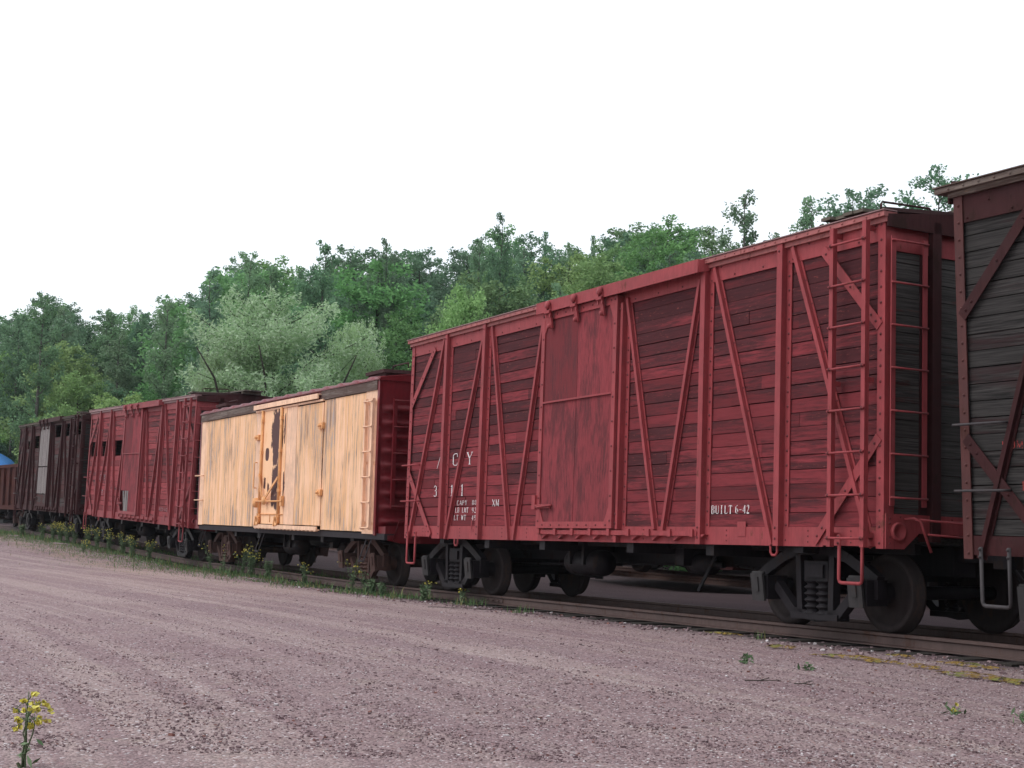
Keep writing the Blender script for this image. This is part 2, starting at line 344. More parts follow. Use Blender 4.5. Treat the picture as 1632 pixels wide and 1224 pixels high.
POSE = {'B': (8.421, 9.204, .1692, .0327, -.00485, -1.0860), 'A': (2.228, 20.989, .0243, -.0209, -.01605, -1.0943),
        'R': (-3.867, 32.726, -.1164, -.0032, -.00388, -1.1020), 'C': (-10.008, 44.417, -.0670, -.0221, .01628, -1.0757), 'D': (-16.324, 56.194, .0985, -.0183, .00862, -1.0856),
        'E': (-22.30, 68.05, .13, 0, 0, -1.05)}
def car_root(name, key):
    x, y, z, rl, pt, yaw = POSE[key]; return empty(name, (x, y, z), (rl, pt, yaw))

def underframe(root, mat, L=6.1, cyl=-1.0, stirrups=None):
    u = MB(); u.box(-L + .3, L - .3, -.16, .16, .60, .90)
    for x in (-4.675, -3.0, -1.2, 1.2, 3.0, 4.675): u.box(x - .08, x + .08, -1.34, 1.34, .74 if abs(x) < 4 else .80, .93)
    for y in (-.75, .75): u.box(-L + .2, L - .2, y - .04, y + .04, .82, .93)
    u.build('center_sill', mat, root)
    c = MB(); c.lathe([(0, -.55), (.17, -.52), (.19, -.45), (.19, .35), (.17, .42), (0, .45)], (cyl, -.62, .58), 16, 'x')
    c.box(cyl - .3, cyl - .24, -.85, -.4, .55, .85); c.box(cyl + .1, cyl + .16, -.85, -.4, .55, .85); c.build('air_reservoir', mat, root)
    c = MB(); c.lathe([(0, -.25), (.13, -.22), (.13, .2), (.04, .24), (.04, .45)], (cyl + 2.6, -.45, .62), 14, 'x')
    c.bar((cyl + 3.0, -.5, .80), (cyl + 2.75, -.62, .28), .05, .02); c.box(cyl + 2.3, cyl + 2.5, -.7, -.2, .6, .86)
    c.tube([(-4.2, -.3, .5), (cyl + 2.2, -.3, .62)], .018); c.tube([(cyl + 3.1, -.3, .62), (4.2, -.3, .5)], .018)
    c.build('brake_cylinder', mat, root)
    for s in (-1, 1):
        k = MB(); k.box(min(s * (L - .5), s * (L + .25)), max(s * (L - .5), s * (L + .25)), -.09, .09, .76, .92)
        k.box(min(s * (L + .25), s * (L + .47)), max(s * (L + .25), s * (L + .47)), -.14, .10, .70, .98)
        k.tube([(s * (L + .05), .3, .75), (s * (L + .3), .3, .5), (s * (L + .55), .25, .42)], .028, 6)
        k.build('coupler', mat, root)

def planks(mb, x0, x1, z0, z1, n, y, holes=(), gap=.009, jy=.005, cuts=3, t=.04):
    h = (z1 - z0) / n
    for i in range(n):
        a, b = z0 + i * h, z0 + (i + 1) * h
        xs = [x0] + sorted(rnd.uniform(x0 + 1, x1 - 1) for _ in range(cuts if (x1 - x0) > 4 else 0)) + [x1]
        segs = list(zip(xs[:-1], xs[1:]))
        for (hx0, hx1, hz0, hz1) in holes:
            if a < hz1 - .02 and b > hz0 + .02:
                ns = []
                for (p, q) in segs:
                    if q <= hx0 or p >= hx1: ns.append((p, q)); continue
                    if p < hx0: ns.append((p, hx0))
                    if q > hx1: ns.append((hx1, q))
                segs = ns
        for p, q in segs:
            d = rnd.uniform(-jy, jy); g = gap * rnd.uniform(.5, 1.5)
            mb.box(p + .001, q - .001, y + d, y + d + t, a + g / 2, b - g / 2, .0012)

def zpost(root, x, z0, z1, mat, rv=True, wide=.09, name='side_post'):
    m = MB(); m.box(x - .006, x + .006, -1.462, -1.372, z0, z1)
    m.box(x - wide, x - .0065, -1.462, -1.450, z0, z1); m.box(x + .0065, x + .09, -1.386, -1.3725, z0 + .002, z1 - .002)
    if rv:
        z = z0 + .07
        while z < z1:
            m.rivet((x + .05, -1.386, z)); z += .165
        for z in (z0 + .08, z0 + .2, z1 - .08): m.rivet((x - .05, -1.462, z))
    return m.build(name, mat, root)
def diagonal(root, x0, z0, x1, z1, mat, rv=True):
    m = MB(); p, q = (x0, -1.3745, z0), (x1, -1.3745, z1)
    m.bar(p, q, .105, .011)
    p2, q2 = (x0, -1.387, z0), (x1, -1.387, z1); m.bar(p2, q2, .052, .045)
    if rv:
        n = 12; d = Vector(q) - Vector(p); c = Vector((0, -1, 0)).cross(d).normalized() * .039
        for i in range(n):
            for s in (-1, 1): m.rivet(Vector(p) + d * ((i + .5) / n) + c * s + Vector((0, -.011, 0)), r=.011)
    return m.build('diagonal_brace', mat, root)
def ladder(root, xa, xb, z0, z1, zr, mat, y=-1.53, lean=0):
    m = MB()
    for x in (xa, xb):
        m.box(x - .03, x + .03, y - .006, y + .006, z0, z1); m.box(x + .024, x + .03, y + .0065, y + .05, z0, z1)
        for z in (z0 + .1, (z0 + z1) / 2, z1 - .1): m.box(x - .02, x + .02, y + .0065, -1.40, z, z + .05)
    o = m.build('ladder', mat, root)
    for z in zr:
        r = MB(); r.tube([(xa - .03, y - .018, z), (xb + .03, y - .018, z)], .0125, 6)
        for x in (xa, xb): r.rivet((x, y - .02, z), r=.022)
        r.build('rung', mat, o)
def grab(root, p, q, out, mat, r=.0125, name='grab_iron'):
    """handhold bar from p to q standing off the wall by vector out"""
    p, q, out = Vector(p), Vector(q), Vector(out)
    m = MB(); e = (q - p).normalized() * .02
    m.tube([p, p + out * .8, p + out + e, q + out - e, q + out * .8, q], r, 6)
    return m.build(name, mat, root)
def stirrup(root, xa, xb, ztop, zbot, mat, y=-1.46):
    m = MB(); c = .04
    m.tube([(xa, y, ztop), (xa, y, zbot + c), (xa + c * .3, y, zbot + c * .3), (xa + c, y, zbot), (xb - c, y, zbot), (xb - c * .3, y, zbot + c * .3), (xb, y, zbot + c), (xb, y, ztop)], .019, 8)
    for x in (xa, xb):
        m.rivet((x, y - .02, ztop - .02)); m.rivet((x, y - .02, ztop - .09))
    return m.build('sill_step', mat, root)

def braced_boxcar(key, cfg):
    root = car_root('boxcar', key); tag(root, cfg['label'], 'boxcar', cfg.get('group'))
    wood, steel, endw, rv = cfg['wood'], cfg['steel'], cfg['endwood'], cfg['rivets']
    zt = cfg.get('ztop', 4.28)
    # siding, both long sides
    m = MB(); planks(m, -6.06, 6.06, 1.08, 4.08, 19, -1.368, cfg.get('holes', ()))
    m.build('siding', wood, root)
    m = MB(); planks(m, -6.06, 6.06, 1.0, 4.2, 18, 1.33, (), cuts=0); m.box(-6.08, 6.08, 1.37, 1.385, .87, 1.08); m.build('siding', wood, root)
    # floor
    m = MB(); m.box(-6.05, 6.05, -1.32, 1.32, .93, 1.0); m.build('floor', M['black_board'], root)
    # steel side sill and side plate
    m = MB()
    for x0, x1, zz in ((-6.1, -5.0, .90), (-5.0, -1.2, .87), (-1.2, 2.88, .87), (2.88, 5.15, .87), (5.15, 6.1, .885)):
        m.box(x0 + .001, x1 - .001, -1.391, -1.3731, zz, 1.08)
    if rv:
        for x in (-5.35, -5.25, -5.05, -3.9, -2.4, -1.6, 1.6, 3.4, 4.9, 5.6):
            for z in (.92, .98, 1.04): m.rivet((x, -1.391, z), r=.011)
    m.build('side_sill', steel, root)
    m = MB()
    m.box(-6.1, 6.1, -1.391, -1.3731, 4.05, zt)
    if rv:
        for i in range(44): m.rivet((-5.95 + i * .277, -1.391, 4.09 + (.13 if i % 2 else 0)), r=.015)
    m.build('side_plate', steel, root)
    # eave trim
    m = MB()
    x = -cfg.get('ex', 6.17)
    while x < 6.12:
        x2 = min(6.17, x + rnd.uniform(1.0, 1.3)); d = rnd.uniform(0, .004)
        m.box(x + .002, x2 - .002, -1.475 - d, -1.30, zt + .002, zt + .055); x = x2
    m.box(-6.16, 6.16, -1.43, -1.392, zt - .05, zt)
    m.box(-6.17, 6.17, 1.30, 1.475, zt, zt + .05)
    if rv:
        for i in range(64): m.rivet((-6.1 + i * .1935, -1.479, zt + .03), r=.014)
    m.build('eave_trim', cfg['eave'], root)
    m = MB(); m.box(-cfg.get('ex', 6.17) - .01, 6.18, -1.492, -1.31, zt + .0605, zt + .072); m.build('drip_edge', M['roof_tin'] if key in 'AC' else M['fascia'], root)
    # posts
    for x in (-4.53, -3.1, 2.95, 4.46): zpost(root, x, .868, zt - .002, steel, rv)
    for x0, z0, x1, z1 in ((-5.9, .87, -4.73, 4.22), (-4.40, .87, -3.21, 4.22), (-2.15, .88, -2.94, 4.22), (-1.98, .88, -1.25, 4.10), (1.88, 1.04, 1.09, 4.12), (2.07, 1.04, 2.78, 4.12), (4.29, .88, 3.09, 4.22), (5.93, .88, 4.60, 4.22)):
        diagonal(root, x0, z0, x1, z1, steel, rv)
    # corner posts and corner braces
    for s in (-1, 1):
        m = MB(); X = s * 6.10
        m.box(X - .10 if s > 0 else X - .012, X + .012 if s > 0 else X + .10, -1.405, -1.392, .862, zt + .0)
        m.box(min(X, X + s * .012), max(X, X + s * .012), -1.3915, -1.27, .862, zt)
        if rv:
            z = .92
            while z < zt: m.rivet((X - s * .05, -1.405, z)); z += .165
        m.build('corner_post', steel, root)
        for (xa, za, xb, zb) in ((6.04, 3.15, 5.12, 4.10), (6.04, 2.0, 5.02, .92)):
            m = MB(); m.bar((s * xa, -1.4055, za), (s * xb, -1.4055, zb), .11, .01)
            if rv:
                for t in (.06, .14, .5, .86, .94): m.rivet((s * (xa + (xb - xa) * t), -1.4155, za + (zb - za) * t))
            m.build('corner_brace', steel, root)
    # door
    dx0, dx1, dz0, dz1 = -1.08, .95, 1.05, 4.17
    d = MB(); hole = cfg.get('doorhole')
    for (a, b, c, e) in ((dx0, -.10, 2.87, dz1), (-.095, dx1, 2.87, dz1), (dx0, -.10, dz0, 2.845), (-.095, dx1, dz0, 2.845)):
        if hole and c == dz0 and a == dx0: c = 1.75
        d.box(a + .002, b - .002, -1.478, -1.44, c, e, .002)
    if cfg.get('doorplanks'):
        d = MB()
        k = 12; w = (dx1 - dx0) / k
        for i in range(k):
            for (c, e) in ((1.52 + rnd.uniform(0, .03), 2.52), (2.56, dz1)):
                d.box(dx0 + i * w + .004, dx0 + (i + 1) * w - .004, -1.478 + rnd.uniform(-.005, .005), -1.44, c, e, .002)
    door = d.build('sliding_door', cfg['door'], root)
    if cfg.get('doorplanks'):
        h = MB()
        for i in range(8): h.box(dx0 + i * .254 + .004, dx0 + (i + 1) * .254 - .004, -1.476, -1.44, dz0, 1.5, .002)
        h.build('lower_board', M['brown_board'], door)
    if hole:
        h = MB(); h.bar((dx0 + .30, -1.45, 1.74), (dx0 + .52, -1.45, 1.12), .10, .02); h.bar((dx0 + .62, -1.452, 1.76), (dx0 + .66, -1.452, 1.1), .20, .02); h.bar((dx0 + .85, -1.45, 1.76), (dx0 + .84, -1.45, 1.1), .13, .02)
        h.build('broken_board', M['bleached_board'], door)
    m = MB(); Y0, Y1 = -1.50, -1.479
    m.box(dx0 - .03, dx0 + .045, Y0, Y1, dz0, dz1); m.box(dx1 - .07, dx1 + .01, Y0, Y1, dz0, dz1)
    m.box(dx0 + .0451, dx1 - .0701, Y0, Y1, dz1 - .11, dz1); m.box(dx0 + .0451, dx1 - .0701, Y0, Y1, dz0, dz0 + .09)
    m.box(dx1 + .0101, dx1 + .022, Y0, -1.395, dz0, dz1); m.box(dx0 - .042, dx0 - .0301, Y0, -1.43, dz0, dz1)
    if not cfg.get('doorplanks'): m.box(dx0 + .0451, dx1 - .0701, -1.505, -1.4795, 2.845, 2.87)
    g = .2
    for (X, Z, sx, sz) in ((dx0 + .045, dz1 - .11, 1, -1), (dx1 - .07, dz1 - .11, -1, -1), (dx0 + .045, dz0 + .09, 1, 1), (dx1 - .07, dz0 + .09, -1, 1)):
        pl = [(X, Z), (X + sx * g * .55, Z), (X, Z + sz * g)]
        if sx * sz < 0: pl = pl[::-1]
        m.prism(pl, Y0 + .003, Y1)
    if rv:
        for i in range(10): m.rivet((dx0 + .01, Y0, dz0 + .1 + i * .33)); m.rivet((dx1 - .03, Y0, dz0 + .1 + i * .33))
        for i in range(8): m.rivet((dx0 + .15 + i * .25, Y0, dz0 + .045)); m.rivet((dx0 + .15 + i * .25, Y0, dz1 - .05))
    m.build('door_frame', steel, door)
    for x in (-.82, -.07, .64):
        m = MB(); m.bar((x - .06, -1.565, 4.08), (x - .06, -1.565, 4.25), .03, .014); m.bar((x + .045, -1.565, 4.08), (x + .045, -1.565, 4.25), .03, .014)
        m.lathe([(0, -.04), (.055, -.035), (.06, .0), (.0, .0)], (x, -1.575, 4.262), 12)
        m.bar((x, -1.5015, 3.93), (x, -1.54, 4.18), .085, .03); m.lathe([(0, -.05), (.032, -.045), (.032, 0)], (x - .01, -1.52, 3.96), 10)
        m.box(x - .08, x + .06, -1.60, -1.565, 4.14, 4.18); m.build('door_hanger', steel, door)
    m = MB(); m.tube([(-1.2, -1.50, 1.40), (-1.05, -1.53, 1.35), (-.62, -1.53, 1.37)], .014); m.box(-1.22, -1.12, -1.53, -1.46, 1.32, 1.52); m.box(-1.12, -.70, -1.515, -1.5, 1.33, 1.39); m.build('door_latch', steel, door)
    # door tracks
    m = MB(); m.box(-1.22, 2.93, -1.56, -1.54, 4.17, 4.335); m.box(-1.22, 2.93, -1.5395, -1.392, 4.315, 4.335)
    m.bar((2.93, -1.55, 4.25), (2.97, -1.43, 4.27), .15, .012, (1, 0, 0))
    m.build('door_track', steel, root)
    m = MB(); m.box(-1.16, 2.90, -1.475, -1.455, .965, 1.025); m.box(-1.16, 2.9, -1.4545, -1.3915, .99, 1.0)
    for i in range(9):
        x = -1.06 + i * .485
        m.box(x - .035, x + .035, -1.50, -1.4755, .955, 1.045); pl = [(x - .03, .985), (x + .22, .985), (x + .04, .90)]
        m.prism(pl[::-1], -1.45, -1.3915)
    m.box(.96, 1.03, -1.462, -1.3915, .87, .985); m.build('door_rail', steel, root)
    # door jamb posts
    zpost(root, 1.05, 1.04, 4.06, steel, rv, .05, 'door_post')
    m = MB(); m.box(-1.20, -1.16, -1.462, -1.3735, 1.03, 4.06); m.build('door_post', steel, root)
    # side ladder, handholds, steps
    zr = [1.0 + .445 * i - .04 for i in range(8)]
    ladder(root, 5.41, 5.93, .87, 4.27, zr, steel)
    grab(root, (-6.12, -1.41, 2.12), (-5.50, -1.41, 2.12), (0, -.10, 0), cfg['rod'])
    grab(root, (-6.12, -1.41, 1.50), (-5.50, -1.41, 1.50), (0, -.10, 0), cfg['rod'])
    stirrup(root, 5.50, 5.86, 1.0, .50, cfg['step']); stirrup(root, -5.84, -5.50, .98, .44, cfg['step'])
    for x in (-4.0, 4.32):
        m = MB(); m.tube([(x - .06, -1.40, .87), (x - .06, -1.40, .80), (x - .03, -1.40, .765), (x + .03, -1.40, .765), (x + .06, -1.40, .80), (x + .06, -1.40, .87)], .016); m.build('rope_hook', steel, root)
    # small card board on the sill
    m = MB(); m.box(-3.48, -3.45, -1.398, -1.391, 1.0, 1.17); m.box(-3.60, -3.40, -1.396, -1.391, .99, 1.03); m.build('card_holder', steel, root)
    m = MB(); m.box(3.62, 3.78, -1.397, -1.391, .97, 1.14); m.build('card_holder', steel, root)
    # ends
    for s in (-1, 1):
        m = MB(); h = 3.1 / 17
        for i in range(17):
            d = rnd.uniform(-.004, .004)
            m.box(min(s * 6.03, s * (6.075 + d)), max(s * 6.03, s * (6.075 + d)), -1.33, 1.33, 1.1 + i * h + .004, 1.1 + (i + 1) * h - .003, .001)
        m.build('end_siding', endw, root)
        m = MB()
        for y in (-.80, -.02, .80):
            m.box(min(s * 6.077, s * 6.17), max(s * 6.077, s * 6.17), y - .008, y + .008, .95, 4.30)
            m.box(min(s * 6.158, s * 6.17), max(s * 6.158, s * 6.17), y + .0085, y + .11, .95, 4.30); m.box(min(s * 6.077, s * 6.088), max(s * 6.077, s * 6.088), y - .11, y - .0085, .95, 4.30)
        m.build('end_post', cfg['endsteel'], root)
        m = MB(); poly = [(-1.42, zt - .1), (-1.42, zt + .03), (0, zt + .20), (1.42, zt + .03), (1.42, zt - .1), ]
        m2 = MB(); m2.prism([(y, z) for y, z in poly], 0, .02)
        m.add([(s * (6.15 + y), x, z) for x, y, z in m2.v], m2.f); m.build('end_fascia', cfg['endsteel'], root)
        m = MB(); m.box(min(s * 6.077, s * 6.10), max(s * 6.077, s * 6.10), -1.27, 1.27, 3.95, 4.2); m.build('end_plate', steel, root); m = MB()
        poly = [(-1.392, .865), (-1.392, 1.22), (1.392, 1.22), (1.392, .865), (1.15, .865), (.95, 1.03), (-.95, 1.03), (-1.15, .865)]
        m2 = MB(); m2.prism(poly, 0, .02); m.add([(s * (6.114 + y * s), x, z) for x, y, z in m2.v], m2.f)
        for y in (-1.2, 1.2): mp = MB(); mp.lathe([(.095, 0), (.095, s * .035), (.072, s * .035), (.06, s * .01), (0, s * .0)], (s * 6.134, y * 1.03, 1.04), 18, 'x'); mp.build('poling_pocket', steel, root)
        if rv:
            for z in (.92, .98, 1.12, 1.17): m.rivet((s * 6.134, -1.34, z), (s, 0, 0), .012)
            for y in (-1.2, -1.0, -.7, -.5, -.3): m.rivet((s * 6.134, y, 1.19), (s, 0, 0), .012)
        m.build('end_sill', steel, root)
        if s < 0: continue
        m = MB(); X = s * 6.19
        for y in (-1.36, -.93): m.box(min(X, X - s * .012), max(X, X - s * .012), y - .03, y + .03, 1.3, 4.08); m.box(min(X - s * .07, X - s * .012), max(X - s * .07, X - s * .012), y + .022, y + .03, 1.3, 4.08)
        lad = m.build('end_ladder', steel, root)
        for i in range(7):
            r = MB(); z = 1.38 + i * .4425; r.tube([(X + s * .015, -1.39, z), (X + s * .015, -.90, z)], .0115); r.build('rung', steel, lad)
        grab(root, (s * 6.134, -.95, 1.16), (s * 6.134, -.30, 1.16), (s * .10, 0, 0), cfg['step'])
        m = MB(); m.tube([(s * 6.15, -1.16, 1.17), (s * 6.22, -1.1, 1.18), (s * 6.26, -1.05, 1.15), (s * 6.31, -.95, .84)], .015); m.tube([(s * 6.26, -1.06, 1.17), (s * 6.26, .1, 1.12)], .011)
        m.tube([(s * 6.30, -.98, 1.02), (s * 6.30, -.35, 1.0)], .012); m.build('uncoupling_lever', cfg['step'], root)
    if cfg.get('brakewheel'):
        m = MB(); c = (6.30, -.45, 3.85)
        pts = [(c[0], c[1] + .26 * math.cos(t * PI / 10), c[2] + .26 * math.sin(t * PI / 10)) for t in range(21)]
        m.tube(pts, .018); 
        for k in range(5): m.tube([c, (c[0], c[1] + .26 * math.cos(k * 2 * PI / 5), c[2] + .26 * math.sin(k * 2 * PI / 5))], .014)
        m.box(6.09, 6.3, -.5, -.4, 3.7, 3.95); m.build('brake_wheel', M['dark_steel'], root)
    # roof: two slopes with standing seams
    m = MB(); zr0, zr1 = zt + .053, zt + cfg.get('rise', .16)
    for s in (-1, 1):
        m.add([(-6.17, s * 1.44, zr0), (6.17, s * 1.44, zr0), (6.17, 0, zr1), (-6.17, 0, zr1), (-6.17, s * 1.44, zr0 + .02), (6.17, s * 1.44, zr0 + .02), (6.17, 0, zr1 + .02), (-6.17, 0, zr1 + .02)],
              [(0, 1, 2, 3), (7, 6, 5, 4), (0, 4, 5, 1), (0, 3, 7, 4), (1, 5, 6, 2)])
        for i in range(13):
            x = -6.1 + i * 1.0167; m.bar((x, s * 1.42, zr0 + .021), (x, s * .02, zr1 + .021), .04, .035, (0, 0, 1))
    m.build('roof', M['roof_dark'], root)
    m = MB(); x = -6.45
    while x < 6.4:
        x2 = min(6.5, x + rnd.uniform(2, 3))
        for k in range(3): m.box(x + .005, x2 - .005, -.24 + k * .165, -.085 + k * .165, zr1 + .09, zr1 + .125, .004)
        x = x2
    for i in range(12): m.box(-6.3 + i * 1.14, -6.22 + i * 1.14, -.26, .26, zr1 + .02, zr1 + .09)
    if not cfg.get('noboard'): m.build('running_board', M['plank_moss'], root)
    if cfg.get('stepboard', True):
        m = MB(); zb = zt + .135
        for k in range(4):
            a = 5.10 + k * .165; d = rnd.uniform(0, .10)
            m.bar((a + .08, -1.36 - d, zb), (a + .08, -.26, zb + .05), .15, .035, (0, 0, 1))
        m.build('roof_step_board', M['plank_moss'], root)
        for y in (-1.30, -.5):
            m = MB(); m.box(5.12, 5.74, y, y + .03, zt + .06, zb - .002); m.build('step_bracket', steel, root)
        grab(root, (5.75, -1.15, zb + .04), (5.75, -.45, zb + .06), (0, 0, .10), M['dark_steel'])
    underframe(root, M['grease'])
    add_bogies(root, cfg['bogie'], POSE[key][3])
    return root

# ---- car A : bright red, numbered 3011
A = braced_boxcar('A', dict(label='bright red plank boxcar numbered 3011 with steel Z braces and ladder, nearest whole car', group='braced wooden boxcars',
    wood=M['red_siding'], steel=M['red_steel'], endwood=M['grey_board'], endsteel=M['dark_steel'], rivets=True, eave=M['red_trim'], door=M['red_door'], rod=M['red_steel'], step=M['red_steel'], bogie='dark'))
m = MB()
letters(m, 'A', -4.92, 2.04, .19, .3, .26, keep=lambda c, b, d: min(b, d) < .3); letters(m, 'C', -4.30, 2.07, .19, .3, .22); letters(m, 'Y', -3.76, 2.07, .19, .3, .22)
letters(m, '3', -5.02, 1.57, .18, .3, .17); letters(m, '0', -4.70, 1.57, .18, .3, .17); letters(m, '1', -4.36, 1.57, .18, .3, .15); letters(m, '1', -3.97, 1.57, .18, .3, .15)
m.build('car_number', M['white_paint'], A)
m = MB()
letters(m, 'CAPY', -4.06, 1.415, .075, .10, .075); letters(m, '80000', -3.50, 1.415, .075, .09, .07)
letters(m, 'LD LMT', -4.12, 1.295, .08, .085, .07); letters(m, '92000', -3.50, 1.29, .08, .09, .07)
letters(m, 'LT WT', -4.16, 1.175, .08, .095, .075); letters(m, '49600', -3.50, 1.17, .08, .09, .07)
letters(m, 'XM', -2.79, 1.385, .105, .125, .11); letters(m, 'BUILT', 3.07, 1.235, .095, .088, .07); letters(m, '6-42', 3.55, 1.235, .095, .072, .065)
m.build('car_lettering', M['white_paint'], A)

# ---- car B : blackened grey boards at the right edge
B = braced_boxcar('B', dict(label='weathered grey-black plank boxcar cut off by the right edge, with dull red corner post', group='braced wooden boxcars',
    wood=M['black_board'], steel=M['dark_steel'], endwood=M['black_end_board'], endsteel=M['dark_steel'], rivets=True, eave=M['fascia'], door=M['black_board'], rod=M['rod_grey'], step=M['rod_grey'], bogie='dark', ztop=4.36, rise=.075, ex=6.29, stepboard=False, noboard=True))
for o in B.children:
    if o.name.startswith('corner_post'): o.data.materials[0] = M['brown_steel']
m = MB(); letters(m, 'HOME', -5.62, 1.88, .075, .088, .075); letters(m, 'IN', -5.36, 1.74, .085, .09, .08); letters(m, '1012', -5.42, 1.50, .085, .085, .07)
m.build('faded_lettering', M['red_paint'], B)

# ---- car C : red with open slots
C = braced_boxcar('C', dict(label='faded red boxcar with three black gaps from missing boards and a torn door corner', group='braced wooden boxcars',
    wood=M['red_siding_far'], steel=M['red_steel_far'], endwood=M['black_end_board'], endsteel=M['dark_steel'], rivets=False, eave=M['roof_tin'], door=M['red_door'], rod=M['red_steel_far'], step=M['red_steel_far'], bogie='dark',
    holes=((-5.95, -4.6, 2.92, 3.17), (-4.45, -3.2, 2.92, 3.17), (-2.65, -1.3, 2.92, 3.17), (-1.02, -.02, 1.1, 1.75)), doorhole=True, brakewheel=True))
m = MB(); letters(m, 'ACY', -4.9, 2.04, .19, .55, .22); letters(m, '3008', -4.98, 1.57, .18, .34, .17); letters(m, '80000', -3.5, 1.41, .08, .09, .07); letters(m, '92000', -3.5, 1.29, .08, .09, .07); letters(m, 'BUILT 6-42', 3.08, 1.24, .09, .085, .065)
m.build('faded_lettering', M['white_faint'], C)

# ---- car D : dark brown, bleached door
Dk = braced_boxcar('D', dict(label='dark brown derelict boxcar with bleached grey plank door and small vent openings', group='braced wooden boxcars',
    wood=M['brown_board'], steel=M['dark_steel'], endwood=M['black_end_board'], endsteel=M['dark_steel'], rivets=False, eave=M['plank_moss'], door=M['bleached_board'], doorplanks=True, rod=M['rod_grey'], step=M['dark_steel'], bogie='dark', ztop=4.22,
    holes=((1.3, 2.75, 3.74, 3.95), (3.25, 4.3, 3.74, 4.0), (-2.76, -1.8, 3.35, 3.7), (-4.3, -3.4, 3.35, 3.55), (4.7, 5.9, 3.74, 4.0))))

# ---- car R : orange refrigerator car
R = car_root('refrigerator_car', 'R'); tag(R, 'peeling orange refrigerator car with brown-patched sliding door and maroon corrugated steel end', 'refrigerator car')
def vboards(mb, x0, x1, z0, z1, w, y):
    n = round((x1 - x0) / w); w = (x1 - x0) / n
    for i in range(n):
        d = rnd.uniform(-.0015, .0015); mb.box(x0 + i * w + .0012, x0 + (i + 1) * w - .0012, y + d, y + .04 + d, z0 + rnd.uniform(0, .006), z1)
m = MB(); vboards(m, -5.62, -1.32, .985, 3.56, .085, -1.44); m.build('board_siding', M['orange'], R); m = MB(); vboards(m, 3.16, 5.42, .985, 3.56, .085, -1.44); m.build('board_siding', M['orange'], R)
for q in ((-6.0, -5.625, -1.445, -1.40, .975, 3.58), (-1.315, -.93, -1.446, -1.40, 1.03, 3.58), (5.425, 6.0, -1.445, -1.40, .95, 3.60)): m = MB(); m.box(*q); m.build('smooth_panel', M['orange_smooth'], R)
m = MB(); vboards(m, 1.55, 3.15, 1.06, 3.52, .085, -1.462); b1 = m.build('hatch_panel', M['orange'], R)
m = MB(); m.box(.88, 1.545, -1.466, -1.42, 1.06, 3.54); m.build('smooth_panel', M['orange_smooth'], R)
# peeling door
n = NT('peeling_orange_door')
sx = n.sep(n.obj); X_, Z_ = sx[0], sx[2]
wob = n.math('MULTIPLY', n.math('SUBTRACT', n.noise(n.scale(1, 1, .45), 7, 5, .65), .5), .9)
wob2 = n.math('MULTIPLY', n.math('SUBTRACT', n.noise(n.scale(1, 1, .3), 22, 3, .6), .5), .9)
def blob(cx, cz, rx, rz, k=1.):
    a = n.math('DIVIDE', n.math('SUBTRACT', X_, cx), rx); b = n.math('DIVIDE', n.math('SUBTRACT', Z_, cz), rz)
    d = n.math('POWER', n.math('ADD', n.math('POWER', n.math('ABSOLUTE', a), 3.), n.math('POWER', n.math('ABSOLUTE', b), 3.)), .33)
    return n.math('ADD', d, n.math('ADD', n.math('MULTIPLY', wob, k), n.math('MULTIPLY', wob2, k)))
d = blob(.30, 3.0, .36, .50)
for a in ((.20, 2.60, .17, .26), (.30, 1.98, .25, .30), (.45, 2.25, .10, .32), (.12, 1.66, .12, .2), (.40, 1.55, .18, .16), (-.38, 2.58, .12, .13, .2), (-.48, 1.95, .07, .12), (-.22, 1.83, .06, .10), (.80, 3.1, .04, .3), (.83, 1.9, .04, .25)):
    d = n.math('MINIMUM', d, blob(*a))
pm = n.ramp(d, 1.07, 1.12, 1, 0)
oc = n.mix(n.ramp(n.noise(n.scale(1, 1, .25), 6, 5, .7), .5, .75), (.93, .57, .34), (.80, .42, .20))
doorm = n.fin(n.mix(pm, oc, (.085, .035, .032)), .6); n.bump(n.math('MULTIPLY', pm, -1), .5, .004)
m = MB(); m.box(-.925, .875, -1.475, -1.43, 1.06, 3.54); dr = m.build('sliding_door', doorm, R)
osl = M['orange_steel']
m = MB()
for x in (-.72, .62):
    m.tube([(x, -1.50, 1.04), (x, -1.50, 3.56)], .038, 8)
    for z in (1.2, 1.75, 2.6, 3.3): m.box(x - .06, x + .06, -1.53, -1.4755, z, z + .07)
m.build('lock_rod', osl, dr)
m = MB(); m.bar((-.72, -1.53, 2.15), (-.42, -1.53, 1.58), .06, .02); m.bar((.62, -1.53, 2.05), (-.30, -1.53, 1.58), .06, .02); m.tube([(-1.05, -1.53, 1.55), (.92, -1.53, 1.55)], .02)
m.lathe([(0, -.06), (.08, -.05), (.09, 0)], (-.25, -1.53, 1.56), 12); m.lathe([(0, -.06), (.10, -.05), (.11, 0), (.11, .05)], (-1.0, -1.50, 1.52), 12); m.box(.80, .92, -1.54, -1.476, 1.45, 1.66); m.build('door_lever', osl, dr)
m = MB(); m.tube([(-.95, -1.49, 1.27), (.86, -1.49, 1.27)], .012); m.tube([(0, -1.482, 1.27), (0, -1.482, 1.10)], .01)
for x in (-.80, .55):
    m.lathe([(.10, -.03), (.10, .03), (.06, .03), (.06, -.03), (.10, -.03)], (x + .05, -1.52, 1.13), 16); m.bar((x - .08, -1.53, 1.02), (x - .02, -1.53, 1.22), .05, .03)
m.build('door_roller', osl, dr)
grab(R, (-1.17, -1.445, 1.85), (-1.17, -1.445, 2.42), (0, -.07, 0), osl)
m = MB()
for x, z in ((3.10, 1.72), (3.10, 3.05), (-1.12, 2.98)): m.box(x - .12, x + .12, -1.50, -1.448, z - .06, z + .06); m.lathe([(0, -.05), (.03, -.05), (.03, 0)], (x, -1.50, z), 10)
m.build('door_stop', osl, R)
